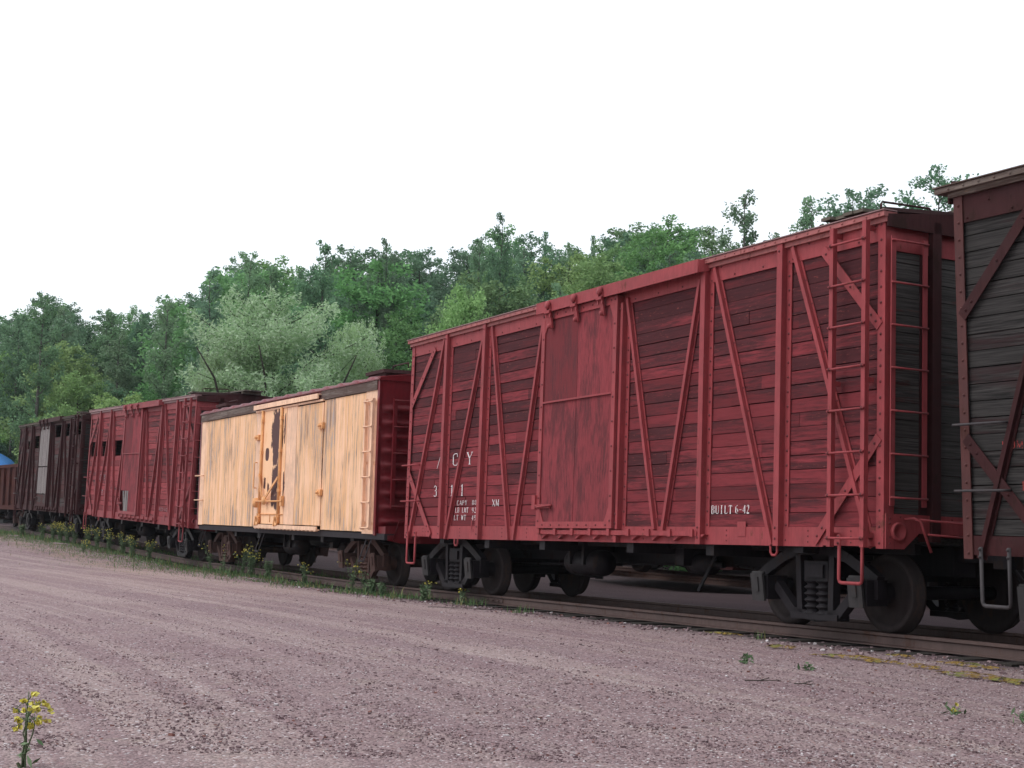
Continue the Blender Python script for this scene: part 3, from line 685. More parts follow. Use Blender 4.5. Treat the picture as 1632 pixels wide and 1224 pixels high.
m = MB(); m.box(-1.0, 3.14, -1.53, -1.50, .965, 1.045); m.box(-1.0, 3.14, -1.4995, -1.45, .965, .99)
for i in range(17): m.box(-.95 + i * .245, -.86 + i * .245, -1.52, -1.46, .945, .962)
m.build('door_rail', M['orange_smooth'], R)
m = MB(); m.box(-1.3, 3.0, -1.55, -1.52, 3.60, 3.70); m.box(-1.3, 3.0, -1.5195, -1.44, 3.68, 3.70); m.box(-1.3, 3.16, -1.49, -1.445, 3.545, 3.585); m.build('door_track', M['orange_smooth'], R)
m = MB()
for x0, x1 in ((-6.02, -3.7), (-3.695, -1.34), (3.0, 4.4), (4.405, 6.0)): m = MB(); m.box(x0, x1, -1.47, -1.40, 3.572, 3.75, .003); m.build('fascia_board', M['fascia'], R)
m = MB(); m.box(-1.335, 2.995, -1.43, -1.38, 3.59, 3.76); m.build('fascia_board', M['maroon_steel'], R)
m = MB(); m.box(-5.97, 6.48, -1.42, -1.36, .855, .965); m.box(-5.97, 6.48, -1.359, -1.2, .94, .965); m.box(-5.97, 6.48, 1.3, 1.42, .86, .965); m.box(-6.0, 6.1, -1.36, 1.36, .97, 1.0); m.build('side_sill', M['sill_black'], R)
ladder(R, 5.58, 5.93, 1.02, 3.42, [1.06 + i * .462 for i in range(6)], M['orange_smooth'], -1.52)
for z in (1.59, 2.20): grab(R, (-6.14, -1.45, z), (-5.62, -1.45, z), (0, -.09, 0), M['orange_smooth'])
# far side, steel ends with horizontal corrugations
m = MB(); vboards(m, -6.0, 6.0, .97, 3.7, .12, 1.40); m.build('board_siding', M['orange'], R)
for s in (-1, 1):
    m = MB(); N = 90; ys = [-1.44, -1.38, -1.30, -1.22, 1.22, 1.30, 1.38, 1.44]; dp = [0, 0, .6, 1, 1, .6, 0, 0]; vs = []; fs = []
    for i in range(N + 1):
        z = .96 + 2.80 * i / N; ph = (z - 1.12) / .255
        a = max(0, math.sin(ph * 2 * PI)) ** .8 if 0 < ph < 9 else 0
        for y, k in zip(ys, dp): vs.append((s * (6.10 + .105 * a * k), y, z))
    for i in range(N):
        for j in range(7):
            q = (i * 8 + j, i * 8 + j + 1, (i + 1) * 8 + j + 1, (i + 1) * 8 + j); fs.append(q if s > 0 else q[::-1])
    m.add(vs, fs, True); m.box(min(s * 6.0, s * 6.10), max(s * 6.0, s * 6.10), -1.452, -1.39, .93, 3.74); m.box(min(s * 6.0, s * 6.1), max(s * 6.0, s * 6.1), 1.39, 1.46, .93, 3.74)
    m.box(min(s * 6.03, s * 6.098), max(s * 6.03, s * 6.098), -1.39, 1.39, .93, 3.74)
    m2 = MB(); m2.prism([(-1.46, 3.745), (1.46, 3.745), (1.46, 3.80), (0, 3.98), (-1.46, 3.80)], 0, .12); m.add([(s * (6.13 - y), x, z) for x, y, z in m2.v], m2.f)
    poly = [(-1.40, .86), (-1.40, 1.1), (1.40, 1.1), (1.40, .86), (1.1, .80), (-1.1, .80)]
    m2 = MB(); m2.prism(poly, 0, .03); m.add([(s * (6.47 - y), x, z) for x, y, z in m2.v], m2.f); m.box(min(s * 6.1, s * 6.44), max(s * 6.1, s * 6.44), -1.39, -1.30, .87, 1.09)
    m.build('corrugated_end', M['maroon_steel'], R)
    m = MB(); X = s * 6.24
    for y in (-1.18, -.62): m.box(min(X, X - s * .05), max(X, X - s * .05), y - .035, y + .035, 1.42, 3.42)
    lad = m.build('end_ladder', M['maroon_steel'], R)
    for i in range(5): r = MB(); z = 1.46 + i * .48; r.tube([(X + s * .015, -1.2, z), (X + s * .015, -.6, z)], .013); r.build('rung', M['maroon_steel'], lad)
    m = MB(); m.tube([(s * 6.48, -1.25, .85), (s * 6.5, -1.15, 1.22), (s * 6.5, -.4, 1.22)], .016); m.build('uncoupling_lever', M['maroon_steel'], R)
m = MB(); N = 240; vs = []; fs = []
for i in range(N + 1):
    x = -6.14 + 12.28 * i / N; a = max(0, math.sin((x + 6.14) * 2 * PI / .82)) ** .6 * .045
    for y, z in ((-1.48, 3.765), (-1.42, 3.80 + a), (-.25, 3.97 + a), (.25, 3.97 + a), (1.42, 3.80 + a), (1.48, 3.765)): vs.append((x, y, z))
for i in range(N):
    for j in range(5): fs.append((i * 6 + j, (i + 1) * 6 + j, (i + 1) * 6 + j + 1, i * 6 + j + 1))
m.add(vs, fs); m.box(-6.14, 6.14, -1.485, -1.45, 3.752, 3.775); m.build('roof', M['maroon_steel'], R)
m = MB()
for x in (-5.2, 5.2):
    for y in (-.8,): m.box(x - .5, x + .45, y - .4, y + .4, 3.94, 4.0, .01); m.box(x - .45, x + .40, y - .35, y + .35, 3.8, 3.94)
for k in range(3): m.box(-6.3, 6.3, -.24 + k * .165, -.085 + k * .165, 4.05, 4.085, .004)
for i in range(10): m.box(-6.2 + i * 1.35, -6.12 + i * 1.35, -.25, .25, 3.97, 4.05)
m.build('running_board', M['roof_dark'], R)
for x in (-5.2, 5.75): grab(R, (x - .4, -.9, 4.0), (x + .35, -.9, 4.0), (0, 0, .10), M['dark_steel'])
for xa in (-5.75, -.95, 5.45):
    m = MB()
    for dx in (0, .24): m.bar((xa + dx + .1, -1.38, .87), (xa + dx - .12, -1.44, .45), .03, .01)
    m.bar((xa - .12, -1.45, .45), (xa + .12, -1.45, .45), .04, .012); m.build('sill_step', M['sill_black'], R)
underframe(R, M['grease'], 6.2, -.6); add_bogies(R, 'brown', POSE['R'][3])

# ---- car E : rusty gondola at the far left
def gondola(root, mat, L=6.3, zt=2.6, bog='brown', posts=11):
    m = MB(); m.box(-L, L, -1.40, -1.37, .95, zt); m.box(-L, L, 1.37, 1.40, .95, zt); m.box(-L, -L + .03, -1.369, 1.369, .95, zt); m.box(L - .03, L, -1.369, 1.369, .95, zt); m.box(-L + .04, L - .04, -1.36, 1.36, .95, 1.02); m.build('car_side', mat, root)
    m = MB(); m.box(-L - .03, L + .03, -1.46, -1.401, zt - .1, zt + .04); m.box(-L - .03, L + .03, -1.46, -1.401, .86, 1.05); m.box(-L - .03, L + .03, 1.401, 1.46, zt - .1, zt + .04); m.box(-L - .03, L + .03, 1.401, 1.46, .86, 1.05); m.build('top_rail', mat, root)
    for i in range(posts):
        x = -L + .15 + i * (2 * L - .3) / (posts - 1)
        m = MB(); m.box(x - .06, x + .06, -1.50, -1.402, 1.052, zt - .102); m.build('side_stake', mat, root)
    underframe(root, M['grease'], L, 0); add_bogies(root, bog, 0)
E_ = car_root('gondola_car', 'E'); tag(E_, 'low rusty gondola car with pale streaks at the far left end of the train', 'gondola car'); gondola(E_, M['rust'], 6.3, 2.78)
m = MB(); m.box(6.0, 6.12, -1.378, -1.4045, 1.7, 2.1); m.box(6.02, 6.1, -1.378, -1.404, 1.3, 1.6); m.build('paint_patch', M['white_faint'], E_)

# ------------------------------------------------------------------ the track line
def loc(key, X, Y=0, Z=0):
    x, y, z, rl, pt, yaw = POSE[key]
    return Matrix.Rotation(yaw, 3, 'Z') @ Matrix.Rotation(pt, 3, 'Y') @ Vector((X, Y, Z)) + Vector((x, y, z))
TP = [Vector((27, -29, .25)), Vector((19, -12, .24)), Vector((14.7, -3.2, .22))]
for k in 'BARCDE': TP += [loc(k, 4.675), loc(k, -4.675)]
TP += [Vector((-32, 84, .15)), Vector((-42, 99, .2)), Vector((-60, 120, .2))]
def catmull(P, n=12):
    out = []
    for i in range(len(P) - 1):
        p0, p1, p2, p3 = P[max(0, i - 1)], P[i], P[i + 1], P[min(len(P) - 1, i + 2)]
        for k in range(n):
            t = k / n; out.append(.5 * ((2 * p1) + (p2 - p0) * t + (2 * p0 - 5 * p1 + 4 * p2 - p3) * t * t + (3 * p1 - p0 - 3 * p2 + p3) * t ** 3))
    return out + [P[-1]]
LINE = catmull(TP)
DIR = Vector((-.459, .888)); NRM = Vector((.888, .459)); P0 = Vector((2.228, 20.989))
_S = [((p.xy - P0).dot(DIR), p.z, (p.xy - P0).dot(NRM)) for p in LINE]
def tz(s):
    if s <= _S[0][0]: return _S[0][1], _S[0][2]
    for a, b in zip(_S[:-1], _S[1:]):
        if a[0] <= s <= b[0]:
            t = (s - a[0]) / max(1e-6, b[0] - a[0]); return a[1] + (b[1] - a[1]) * t, a[2] + (b[2] - a[2]) * t
    return _S[-1][1], _S[-1][2]
def gz(x, y, detail=True):
    p = Vector((x, y)) - P0; s = p.dot(DIR); t = p.dot(NRM)
    z, off = tz(max(-35, min(62, s))); z -= .150
    h = max(0, .28 * (t - 15), .3 * (y - 99)) if t > -5 else 0
    h = min(h, 15) * min(1, max(0, (t + 5) / 8))
    u = t - off
    z -= .018 * math.exp(-((abs(u) - .95) / .5) ** 2) * (1 if u < 0 else .3)
    if detail and -30 < t < 14:
        w = min(1, max(0, (-u - 2) / 2))
        z += w * (.018 * noise.noise(Vector((s * .25, t * 1.1, 0))) + .010 * noise.noise(Vector((s * .6, t * 2.4, 5)))) + .01 * noise.noise(Vector((x * 1.3, y * 1.3, 0)))
        if u > 1.5: z += .12 * (noise.noise(Vector((s * .18, t * .4, 9))) + .2) * min(1, (u - 1.5))
    return z + h
def sweep(prof, off, zoff, name, mat, parent, y0=-25, y1=110):
    m = MB(); vs = []; fs = []; n = len(prof); cnt = 0
    for i, p in enumerate(LINE):
        a = LINE[max(0, i - 1)]; b = LINE[min(len(LINE) - 1, i + 1)]; d = (b - a).xy.normalized(); r = Vector((d.y, -d.x))
        for (u, z) in prof: vs.append((p.x + r.x * (u + off), p.y + r.y * (u + off), p.z + z + zoff))
        cnt += 1
    for i in range(cnt - 1):
        for j in range(n):
            j2 = (j + 1) % n; fs.append((i * n + j, i * n + j2, (i + 1) * n + j2, (i + 1) * n + j))
    m.add(vs, fs); return m.build(name, mat, parent)
RP = [(-.036, 0), (.036, 0), (.036, -.03), (.010, -.045), (.010, -.115), (.066, -.128), (.066, -.14), (-.066, -.14), (-.066, -.128), (-.010, -.115), (-.010, -.045), (-.036, -.03)]
TR = empty('railway_track', (0, 0, 0)); tag(TR, 'rusty railway track with half-buried sleepers under the boxcars', 'railway track')
for o_ in (-.7535, .7535): sweep(RP, o_, 0, 'rail', M['rail'], TR)
# fishplates on the near rail
fp = []
for key, X in (('B', -5.2), ('A', -3.9)):
    m = MB(); m.box(-.40, .40, -.022, -.012, -.10, -.05)
    for i in range(4): m.lathe([(0, -.03), (.018, -.028), (.018, 0)], (-.28 + i * .187, -.022, -.075), 8)
    o = m.build('fishplate', M['rail'], TR); p = loc(key, X, -.7535, 0); o.location = p; o.rotation_euler = (0, 0, POSE[key][5]); 
m = MB(); m.box(-1.20, 1.20, -.11, .11, -.16, 0, .012); sl0 = m.build('sleeper', M['sleeper'], TR)
first = True; acc = 0; prev = LINE[0]; cnt = 0
for i in range(1, len(LINE)):
    a, b = LINE[i - 1], LINE[i]; L = (b - a).length; d = (b - a).normalized(); t = 0
    while acc + (L - t) >= .62:
        step = .62 - acc; t += step; acc = 0; p = a + d * t
        if -6 < p.y < 52:
            o = sl0 if first else sl0.copy()
            if not first: COL.objects.link(o); o.parent = TR
            first = False; cnt += 1
            o.location = (p.x + rnd.uniform(-.04, .04), p.y, p.z - .1415 + rnd.uniform(-.012, .0)); o.rotation_euler = (0, 0, math.atan2(d.y, d.x) - PI / 2 + rnd.uniform(-.03, .03))
    acc += L - t

# ------------------------------------------------------------------ neighbouring track and dark cars seen under the train
OFF = 7.3
TR2 = empty('railway_track', (0, 0, 0)); tag(TR2, 'second railway track behind the train, seen between the wheels', 'railway track')
LSAVE = LINE; LINE = [Vector((P0.x + DIR.x * s + NRM.x * OFF, P0.y + DIR.y * s + NRM.y * OFF, .06)) for s in range(-45, 44, 2)]
for o_ in (-.7535, .7535): sweep(RP, o_, 0, 'rail', M['rail'], TR2)
LINE = LSAVE
for s, lab in ((-21.5, 'dark low gondola car on the second track behind the grey-black boxcar'), (-7.2, 'dark low gondola car on the second track behind the red boxcar 3011'), (7.1, 'dark low gondola car on the second track behind the orange refrigerator car')):
    p = P0 + DIR * s + NRM * OFF
    g = empty('gondola_car', (p.x, p.y, .06), (0, 0, -1.094)); tag(g, lab, 'gondola car', 'dark gondola cars on the second track'); gondola(g, M['dark_steel'], 6.4, 3.1, 'dark')
    for cx in (-2.2, 0, 2.2): m = MB(); m.prism([(cx - 1.05, .95), (cx - .45, .22), (cx + .45, .22), (cx + 1.05, .95)], -1.3, 1.3); m.build('dark_filler_bay', M['dark_steel'], g)  # dark bays added to stand in for shade in the gap below

# ------------------------------------------------------------------ ground sheet
n = NT('purple_crushed_rock')
big = n.noise(n.scale(1, 1, 1), .33, 4, .6); med = n.noise(n.scale(1, 1, 1), 2.2, 4, .6)
th = math.atan2(DIR.y, DIR.x)
gxy = n.sep(n.obj)
s_c = n.math('ADD', n.math('MULTIPLY', n.math('SUBTRACT', gxy[0], P0.x), DIR.x), n.math('MULTIPLY', n.math('SUBTRACT', gxy[1], P0.y), DIR.y))
t_c = n.math('ADD', n.math('MULTIPLY', n.math('SUBTRACT', gxy[0], P0.x), NRM.x), n.math('MULTIPLY', n.math('SUBTRACT', gxy[1], P0.y), NRM.y))
t_c = n.math('ADD', t_c, n.math('MULTIPLY', n.math('MULTIPLY', s_c, s_c), .0035))
def streak(su, sv, o):
    cb = n.t.nodes.new('ShaderNodeCombineXYZ'); n.set(cb.inputs[0], n.math('MULTIPLY', s_c, su)); n.set(cb.inputs[1], n.math('MULTIPLY', t_c, sv)); cb.inputs[2].default_value = o
    return n.noise(cb.outputs[0], 1, 3, .55, .25)
st1 = streak(.045, 1.5, 3); st2 = streak(.06, 4.2, 7)
v1 = n.voro(n.scale(1, 1, 1), 62, 'F1', 1); v1s = n.sep(v1)
v2 = n.voro(n.scale(1, 1, 1), 19, 'F1', 1); v2s = n.sep(v2)
base = n.mix(n.ramp(big, .35, .65), (.245, .166, .175), (.285, .206, .208))
base = n.mix(n.ramp(st1, .50, .66, 0, .50), base, (.40, .315, .295))
base = n.mix(n.ramp(st2, .50, .66, 0, .50), base, (.39, .305, .29))
base = n.mix(n.ramp(st1, .46, .34, 0, .5), base, (.235, .165, .178))
base = n.mix(n.ramp(med, .55, .72, 0, .30), base, (.30, .25, .20))
g1 = n.ramp(v1s[0], 0, 1, .72, 1.24)
gc = n.t.nodes.new('ShaderNodeCombineColor')
for i in range(3): n.set(gc.inputs[i], g1)
base = n.mix(1, base, gc.outputs[0], 'MULTIPLY')
base = n.mix(n.ramp(v2s[1], .93, .96, 0, .35), base, (.14, .09, .10))
base = n.mix(n.ramp(v1s[2], .955, .97, 0, .8), base, (.62, .56, .58))
base = n.mix(n.ramp(v1s[1], .965, .98, 0, .5), base, (.24, .10, .09))
# forest floor on the rise
geo = n.sep(n.obj)
hn = n.noise(n.scale(1, 1, 1), .6, 4, .6)
# distance from the track line in the n direction
tt = n.math('ADD', n.math('MULTIPLY', n.math('SUBTRACT', geo[0], P0.x), NRM.x), n.math('MULTIPLY', n.math('SUBTRACT', geo[1], P0.y), NRM.y))
fm = n.ramp(n.math('ADD', tt, n.math('MULTIPLY', hn, 2)), 9.5, 11.5)
fm = n.math('MAXIMUM', fm, n.ramp(geo[1], 88, 94))
base = n.mix(fm, base, n.mix(n.ramp(hn, .4, .6), (.012, .016, .009), (.022, .028, .014)))
edge = n.math('MULTIPLY', n.ramp(tt, -4.2, -3.4), n.ramp(tt, -2.2, -2.9)); s_al = n.math('ADD', n.math('MULTIPLY', n.math('SUBTRACT', geo[0], P0.x), DIR.x), n.math('MULTIPLY', n.math('SUBTRACT', geo[1], P0.y), DIR.y))
base = n.mix(n.math('MULTIPLY', n.math('MULTIPLY', edge, n.ramp(s_al, 12, 20)), n.ramp(med, .4, .6, 0, .3)), base, (.34, .24, .14))
# dark ballast strip, with the shade under the cars painted in
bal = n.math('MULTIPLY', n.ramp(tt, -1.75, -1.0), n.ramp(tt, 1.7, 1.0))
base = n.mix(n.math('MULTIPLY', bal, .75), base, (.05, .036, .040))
base = n.mix(n.ramp(tt, .9, 1.9, 0, .9), base, (.042, .027, .032))  # shade behind the train painted into the ground colour
n.bump(n.math('ADD', n.math('MULTIPLY', n.voro(n.scale(1, 1, 1), 62, 'F1', 0), -1), n.math('MULTIPLY', med, .6)), 1, .011)
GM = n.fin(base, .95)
def axis(lo, hi, c0, c1, fine, coarse):
    a = [];x = lo
    while x < hi:
        a.append(x); dd = 0 if c0 <= x <= c1 else min(abs(x - c0), abs(x - c1)); x += min(coarse, fine + dd * .12)
    return a + [hi]
gx = axis(-260, 260, -14, 14, .3, 40); gy = axis(-120, 400, 3, 48, .3, 40)
vs = [(x, y, gz(x, y)) for y in gy for x in gx]; nx = len(gx)
fs = [(j * nx + i, j * nx + i + 1, (j + 1) * nx + i + 1, (j + 1) * nx + i) for j in range(len(gy) - 1) for i in range(nx - 1)]
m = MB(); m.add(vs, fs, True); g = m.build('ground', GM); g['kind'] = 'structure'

# loose stones
n = NT('loose_purple_stone'); t = n.island()
c = n.mix(n.ramp(t, 0, 1), (.14, .09, .098), (.31, .225, .232)); c = n.mix(n.ramp(n.math('FRACT', n.math('MULTIPLY', t, 13.7)), .90, .95), c, (.60, .55, .56)); c = n.mix(n.ramp(n.math('FRACT', n.math('MULTIPLY', t, 5.1)), .95, .98), c, (.22, .10, .085))
SM = n.fin(c, .9)
m = MB(); cube = [(-1, -1, -1), (-1, -1, 1), (-1, 1, -1), (-1, 1, 1), (1, -1, -1), (1, -1, 1), (1, 1, -1), (1, 1, 1)]
for i in range(36000):
    y = 7.6 / (1 - rnd.random() * .72); x = y * rnd.uniform(-.37, .37)
    s = (Vector((x, y)) - P0); t = s.dot(NRM)
    if t > -.9: continue
    r = rnd.uniform(.0025, .007) * (1 + (rnd.random() < .05) * .9); z = gz(x, y)
    rot = Matrix.Rotation(rnd.uniform(0, 6.3), 3, 'Z') @ Matrix.Rotation(rnd.uniform(-.5, .5), 3, 'X')
    sc = (r * rnd.uniform(.8, 1.6), r * rnd.uniform(.6, 1.1), r * rnd.uniform(.4, .8))
    vs = [rot @ Vector((a * sc[0] * rnd.uniform(.6, 1), b * sc[1] * rnd.uniform(.6, 1), c * sc[2] * rnd.uniform(.6, 1))) + Vector((x, y, z + sc[2] * .4)) for a, b, c in cube]
    m.add(vs, [(0, 1, 3, 2), (4, 6, 7, 5), (0, 4, 5, 1), (2, 3, 7, 6), (1, 5, 7, 3)])
# coarser lumps along the rail
for i in range(2200):
    s = rnd.uniform(-14, 34); z_, off = tz(s); t = off - rnd.uniform(.9, 1.9); p = P0 + DIR * s + NRM * t; r = rnd.uniform(.008, .022)
    rot = Matrix.Rotation(rnd.uniform(0, 6.3), 3, 'Z') @ Matrix.Rotation(rnd.uniform(-.6, .6), 3, 'X')
    vs = [rot @ Vector((a * r * rnd.uniform(.6, 1.2), b * r * rnd.uniform(.5, 1), c * r * rnd.uniform(.4, .7))) + Vector((p.x, p.y, gz(p.x, p.y) + r * .3)) for a, b, c in cube]
    m.add(vs, [(0, 1, 3, 2), (4, 6, 7, 5), (0, 4, 5, 1), (2, 3, 7, 6), (1, 5, 7, 3)])
tag(m.build('gravel', SM), 'loose purple crushed rock scattered over the lot', 'gravel', kind='stuff')
# ------------------------------------------------------------------ foliage
def leaf_mat(name, c1, c2, trans=.25, back=None):
    n = NT(name); t = n.island()
    oi = n.t.nodes.new('ShaderNodeObjectInfo').outputs['Random']
    c = n.mix(n.ramp(t, 0, 1), c1, c2)
    c = n.mix(n.ramp(n.noise(n.scale(1, 1, 1), .55, 3, .6), .35, .65, 0, .45), c, mul(c2, 1.25))
    hs = n.t.nodes.new('ShaderNodeHueSaturation'); n.set(hs.inputs['Hue'], n.ramp(oi, 0, 1, .485, .52)); n.set(hs.inputs['Value'], n.ramp(n.math('FRACT', n.math('MULTIPLY', oi, 9.7)), 0, 1, .95, 1.38)); n.set(hs.inputs['Saturation'], n.ramp(n.math('FRACT', n.math('MULTIPLY', oi, 5.3)), 0, 1, .95, 1.12)); n.set(hs.inputs['Color'], c)
    c = hs.outputs[0]
    c = n.mix(.10, c, (.17, .25, .21))  # pale haze tone painted into the leaf colour
    if back:
        g = n.t.nodes.new('ShaderNodeNewGeometry').outputs['Backfacing']; c = n.mix(g, c, back)
    n.fin(c, .7); n.b.inputs['Specular IOR Level'].default_value = .08
    tr = n.t.nodes.new('ShaderNodeBsdfTranslucent'); n.set(tr.inputs[0], c); mx = n.t.nodes.new('ShaderNodeMixShader'); mx.inputs[0].default_value = trans
    n.t.links.new(n.b.outputs[0], mx.inputs[1]); n.t.links.new(tr.outputs[0], mx.inputs[2]); n.t.links.new(mx.outputs[0], n.out.inputs[0])
    return n.m
M['leaf_aspen'] = leaf_mat('aspen_leaves', (.115, .205, .115), (.175, .275, .150))
M['leaf_maple'] = leaf_mat('maple_leaves', (.110, .215, .085), (.165, .285, .110))
M['leaf_dark'] = leaf_mat('dark_leaves', (.090, .175, .100), (.135, .230, .130))
M['leaf_lime'] = leaf_mat('light_green_leaves', (.155, .270, .090), (.225, .350, .125))
M['leaf_willow'] = leaf_mat('willow_leaves', (.26, .40, .18), (.37, .50, .26), .3, (.47, .60, .40))
M['bark'] = painted_wood('grey_bark', (.12, .11, .10), (.16, .15, .14), (.05, .045, .04), .6, vertical=True, seed=60)
M['bark_dark'] = painted_wood('dark_bark', (.05, .042, .036), (.07, .06, .05), (.03, .025, .02), .6, vertical=True, seed=61)

def leaf(vs, fs, p, s, R_, asp=.55):
    a = Vector((R_.gauss(0, 1), R_.gauss(0, 1), R_.gauss(0, .7))).normalized(); b = a.orthogonal().normalized()
    b = (b * math.cos(R_.uniform(0, 6.3)) + a.cross(b) * math.sin(R_.uniform(0, 6.3))).normalized()
    o = len(vs); vs += [p - a * s, p - b * s * asp, p + a * s, p + b * s * asp]; fs.append((o, o + 1, o + 2, o + 3))
def tree_proto(seed, H, kind):
    """trunk + limbs and a crown of leaf clumps carried by the limbs; returns meshes"""
    R_ = random.Random(seed); tk = MB(); vs = []; fs = []
    K = dict(aspen=dict(c0=.22, rad=.20, nb=58, leaf=.09, per=115, cl=.52, up=.75, pw=.75),
             spindly=dict(c0=.35, rad=.17, nb=30, leaf=.09, per=85, cl=.40, up=.95, pw=.7),
             maple=dict(c0=.08, rad=.36, nb=66, leaf=.105, per=160, cl=.78, up=.45, pw=.42),
             oak=dict(c0=.10, rad=.32, nb=64, leaf=.10, per=150, cl=.72, up=.5, pw=.5),
             willow=dict(c0=.10, rad=.50, nb=84, leaf=.085, per=200, cl=.62, up=.55, pw=.38),
             shrub=dict(c0=.02, rad=.55, nb=34, leaf=.085, per=110, cl=.55, up=.5, pw=.35))[kind]
    lean = Vector((R_.uniform(-.05, .05), R_.uniform(-.05, .05), 0))
    ax = []; off = Vector((0, 0, 0))
    for i in range(13):
        off = off + Vector((R_.uniform(-.1, .1), R_.uniform(-.1, .1), 0)) * (H / 12) * .5; ax.append(off + lean * i * H / 12 + Vector((0, 0, H * .97 * i / 12 - .3)))
    def A(t):
        t = max(0, min(.9999, t)) * 12; i = int(t); return ax[i].lerp(ax[i + 1], t - i)
    r0 = H * .011 + .03
    if kind in ('willow', 'shrub'):
        for k in range(5):
            a = k * 1.26 + R_.uniform(0, 1); L = H * .75; q = [Vector((0, 0, -.2))]
            for i in range(1, 7): q.append(Vector((math.cos(a), math.sin(a), 0)) * L * .5 * (i / 6) ** 1.1 + Vector((R_.uniform(-.15, .15), R_.uniform(-.15, .15), L * (i / 6) ** .9)))
            tk.tube(q, r0 * 1.1, 6, .02)
    else: tk.tube(ax, r0 * 1.2, 8, .012)
    for i in range(K['nb']):
        t = K['c0'] + (1 - K['c0']) * ((i + R_.random()) / K['nb']); t = min(t, .99)
        p = A(t); az = R_.uniform(0, 2 * PI)
        prof = max(.05, (1 - (t - K['c0']) / (1 - K['c0']))) ** K['pw'] * min(1, .55 + (t - K['c0']) * 2.5)
        L = H * K['rad'] * prof * R_.uniform(.65, 1.25) + .15
        d = Vector((math.cos(az), math.sin(az), K['up'] * R_.uniform(.6, 1.2))).normalized()
        q = [p]
        for k in range(1, 5): q.append(p + d * L * k / 4 + Vector((R_.uniform(-.05, .05) * L, R_.uniform(-.05, .05) * L, R_.uniform(-.03, .06) * L)))
        tk.tube(q, max(.018, r0 * .32 * (1 - t * .6)), 5, .012)
        for a_, b_ in zip(q[:-1], q[1:]):
            for _ in range(int(14 * L / 2) + 5): leaf(vs, fs, a_.lerp(b_, R_.random()) + Vector((R_.gauss(0, .11), R_.gauss(0, .11), R_.gauss(0, .09))), K['leaf'] * R_.uniform(.6, 1.1), R_)
        ncl = max(1, int(L / (K['cl'] * .95)))
        for k in range(ncl):
            u = (k + 1) / ncl; c = q[min(4, max(1, int(round(u * 4))))] + Vector((R_.gauss(0, .16), R_.gauss(0, .16), R_.gauss(0, .12))) * K['cl'] * (1.5 if t < .8 else .5)
            cr = K['cl'] * R_.uniform(.55, 1.15) * (.6 if t > .9 else 1)
            nn = int(K['per'] * (cr / K['cl']) ** 1.5)
            for _ in range(nn):
                v = Vector((R_.gauss(0, 1), R_.gauss(0, 1), R_.gauss(0, 1))).normalized() * cr * R_.random() ** .45
                v.z *= .75 if kind != 'spindly' else 1.2
                if kind == 'willow': v.z -= .25 * R_.random()
                leaf(vs, fs, c + v, K['leaf'] * R_.uniform(.6, 1.25), R_, .5 if kind != 'willow' else .3)
    cm = MB(); cm.v = [tuple(v) for v in vs]; cm.f = fs; cm.sm = [False] * len(fs)
    return tk, cm
def make_mesh(mb, name, mat):
    o = mb.build(name, mat); me = o.data; bpy.data.objects.remove(o); return me
PROTO = {}
for key, kind, seed, H, lm, bm in (('aspen1', 'aspen', 1, 14, 'leaf_aspen', 'bark'), ('aspen2', 'aspen', 2, 14, 'leaf_dark', 'bark'), ('aspen3', 'aspen', 12, 13, 'leaf_aspen', 'bark'),
                                   ('spindly1', 'spindly', 3, 14, 'leaf_aspen', 'bark'), ('spindly2', 'spindly', 4, 13, 'leaf_dark', 'bark'),
                                   ('maple1', 'maple', 5, 11, 'leaf_maple', 'bark_dark'), ('maple2', 'maple', 6, 11, 'leaf_lime', 'bark_dark'), ('oak1', 'oak', 7, 12, 'leaf_dark', 'bark_dark'), ('oak2', 'oak', 8, 12, 'leaf_maple', 'bark_dark'),
                                   ('willow', 'willow', 9, 9, 'leaf_willow', 'bark_dark'), ('shrub1', 'shrub', 10, 4.5, 'leaf_maple', 'bark_dark'), ('shrub2', 'shrub', 11, 4.5, 'leaf_lime', 'bark_dark')):
    a, b = tree_proto(seed, H, kind); PROTO[key] = (make_mesh(a, 'trunk', M[bm]), make_mesh(b, 'crown', M[lm]), H)
TN = dict(aspen='poplar_tree', spindly='birch_tree', maple='maple_tree', oak='broadleaf_tree', willow='willow_tree', shrub='shrub')
TC = dict(aspen='tree', spindly='tree', maple='tree', oak='tree', willow='tree', shrub='shrub')
def tree(key, x, y, top=None, h=None, wide=1., label=None, group=None):
    kind = key.rstrip('123'); tm, cm_, H = PROTO[key]; z = gz(x, y, False) - .1
    if h is None: h = max(2.0, top - z)
    e = empty(TN[kind], (x, y, z), (0, 0, rnd.uniform(0, 6.28))); s = h / H; e.scale = (s * wide, s * wide, s)
    tag(e, label, TC[kind], group)
    for nm, me in (('trunk', tm), ('crown', cm_)): o = bpy.data.objects.new(nm, me); COL.objects.link(o); o.parent = e
    return e
# the willow and distinct trees
tree('willow', -10.35, 64, top=10.7, wide=.95, label='broad silver-green willow with many soft lobes rising behind the orange refrigerator car')
tree('willow', -13.0, 65, top=8.3, wide=.42, label='small silvery willow at the left side of the broad willow behind the red boxcar roof')
tree('willow', -7.3, 66, top=9.9, wide=.42, label='slim silver-green willow at the right side of the broad willow')
tree('maple2', -30.2, 103, h=9.5, wide=1.15, label='bright yellow-green bushy tree beside the blue tarpaulin behind the dark boxcar')
tree('maple2', -35.8, 104, h=11, wide=1.0, label='leafy mid-green tree behind the bright bushy tree at the far left')
tree('maple2', -20.5, 76, h=7.0, wide=1.1, label='low light green tree between the dark boxcar roof and the wooded slope')
tree('shrub2', -6.9, 55, h=5.3, wide=.8, label='light green shrub just left of the red boxcar numbered 3011')
tree('maple2', -2.4, 62, top=11.2, wide=.62, label='narrow light green tree against the dark wood above the lettered boxcar end')
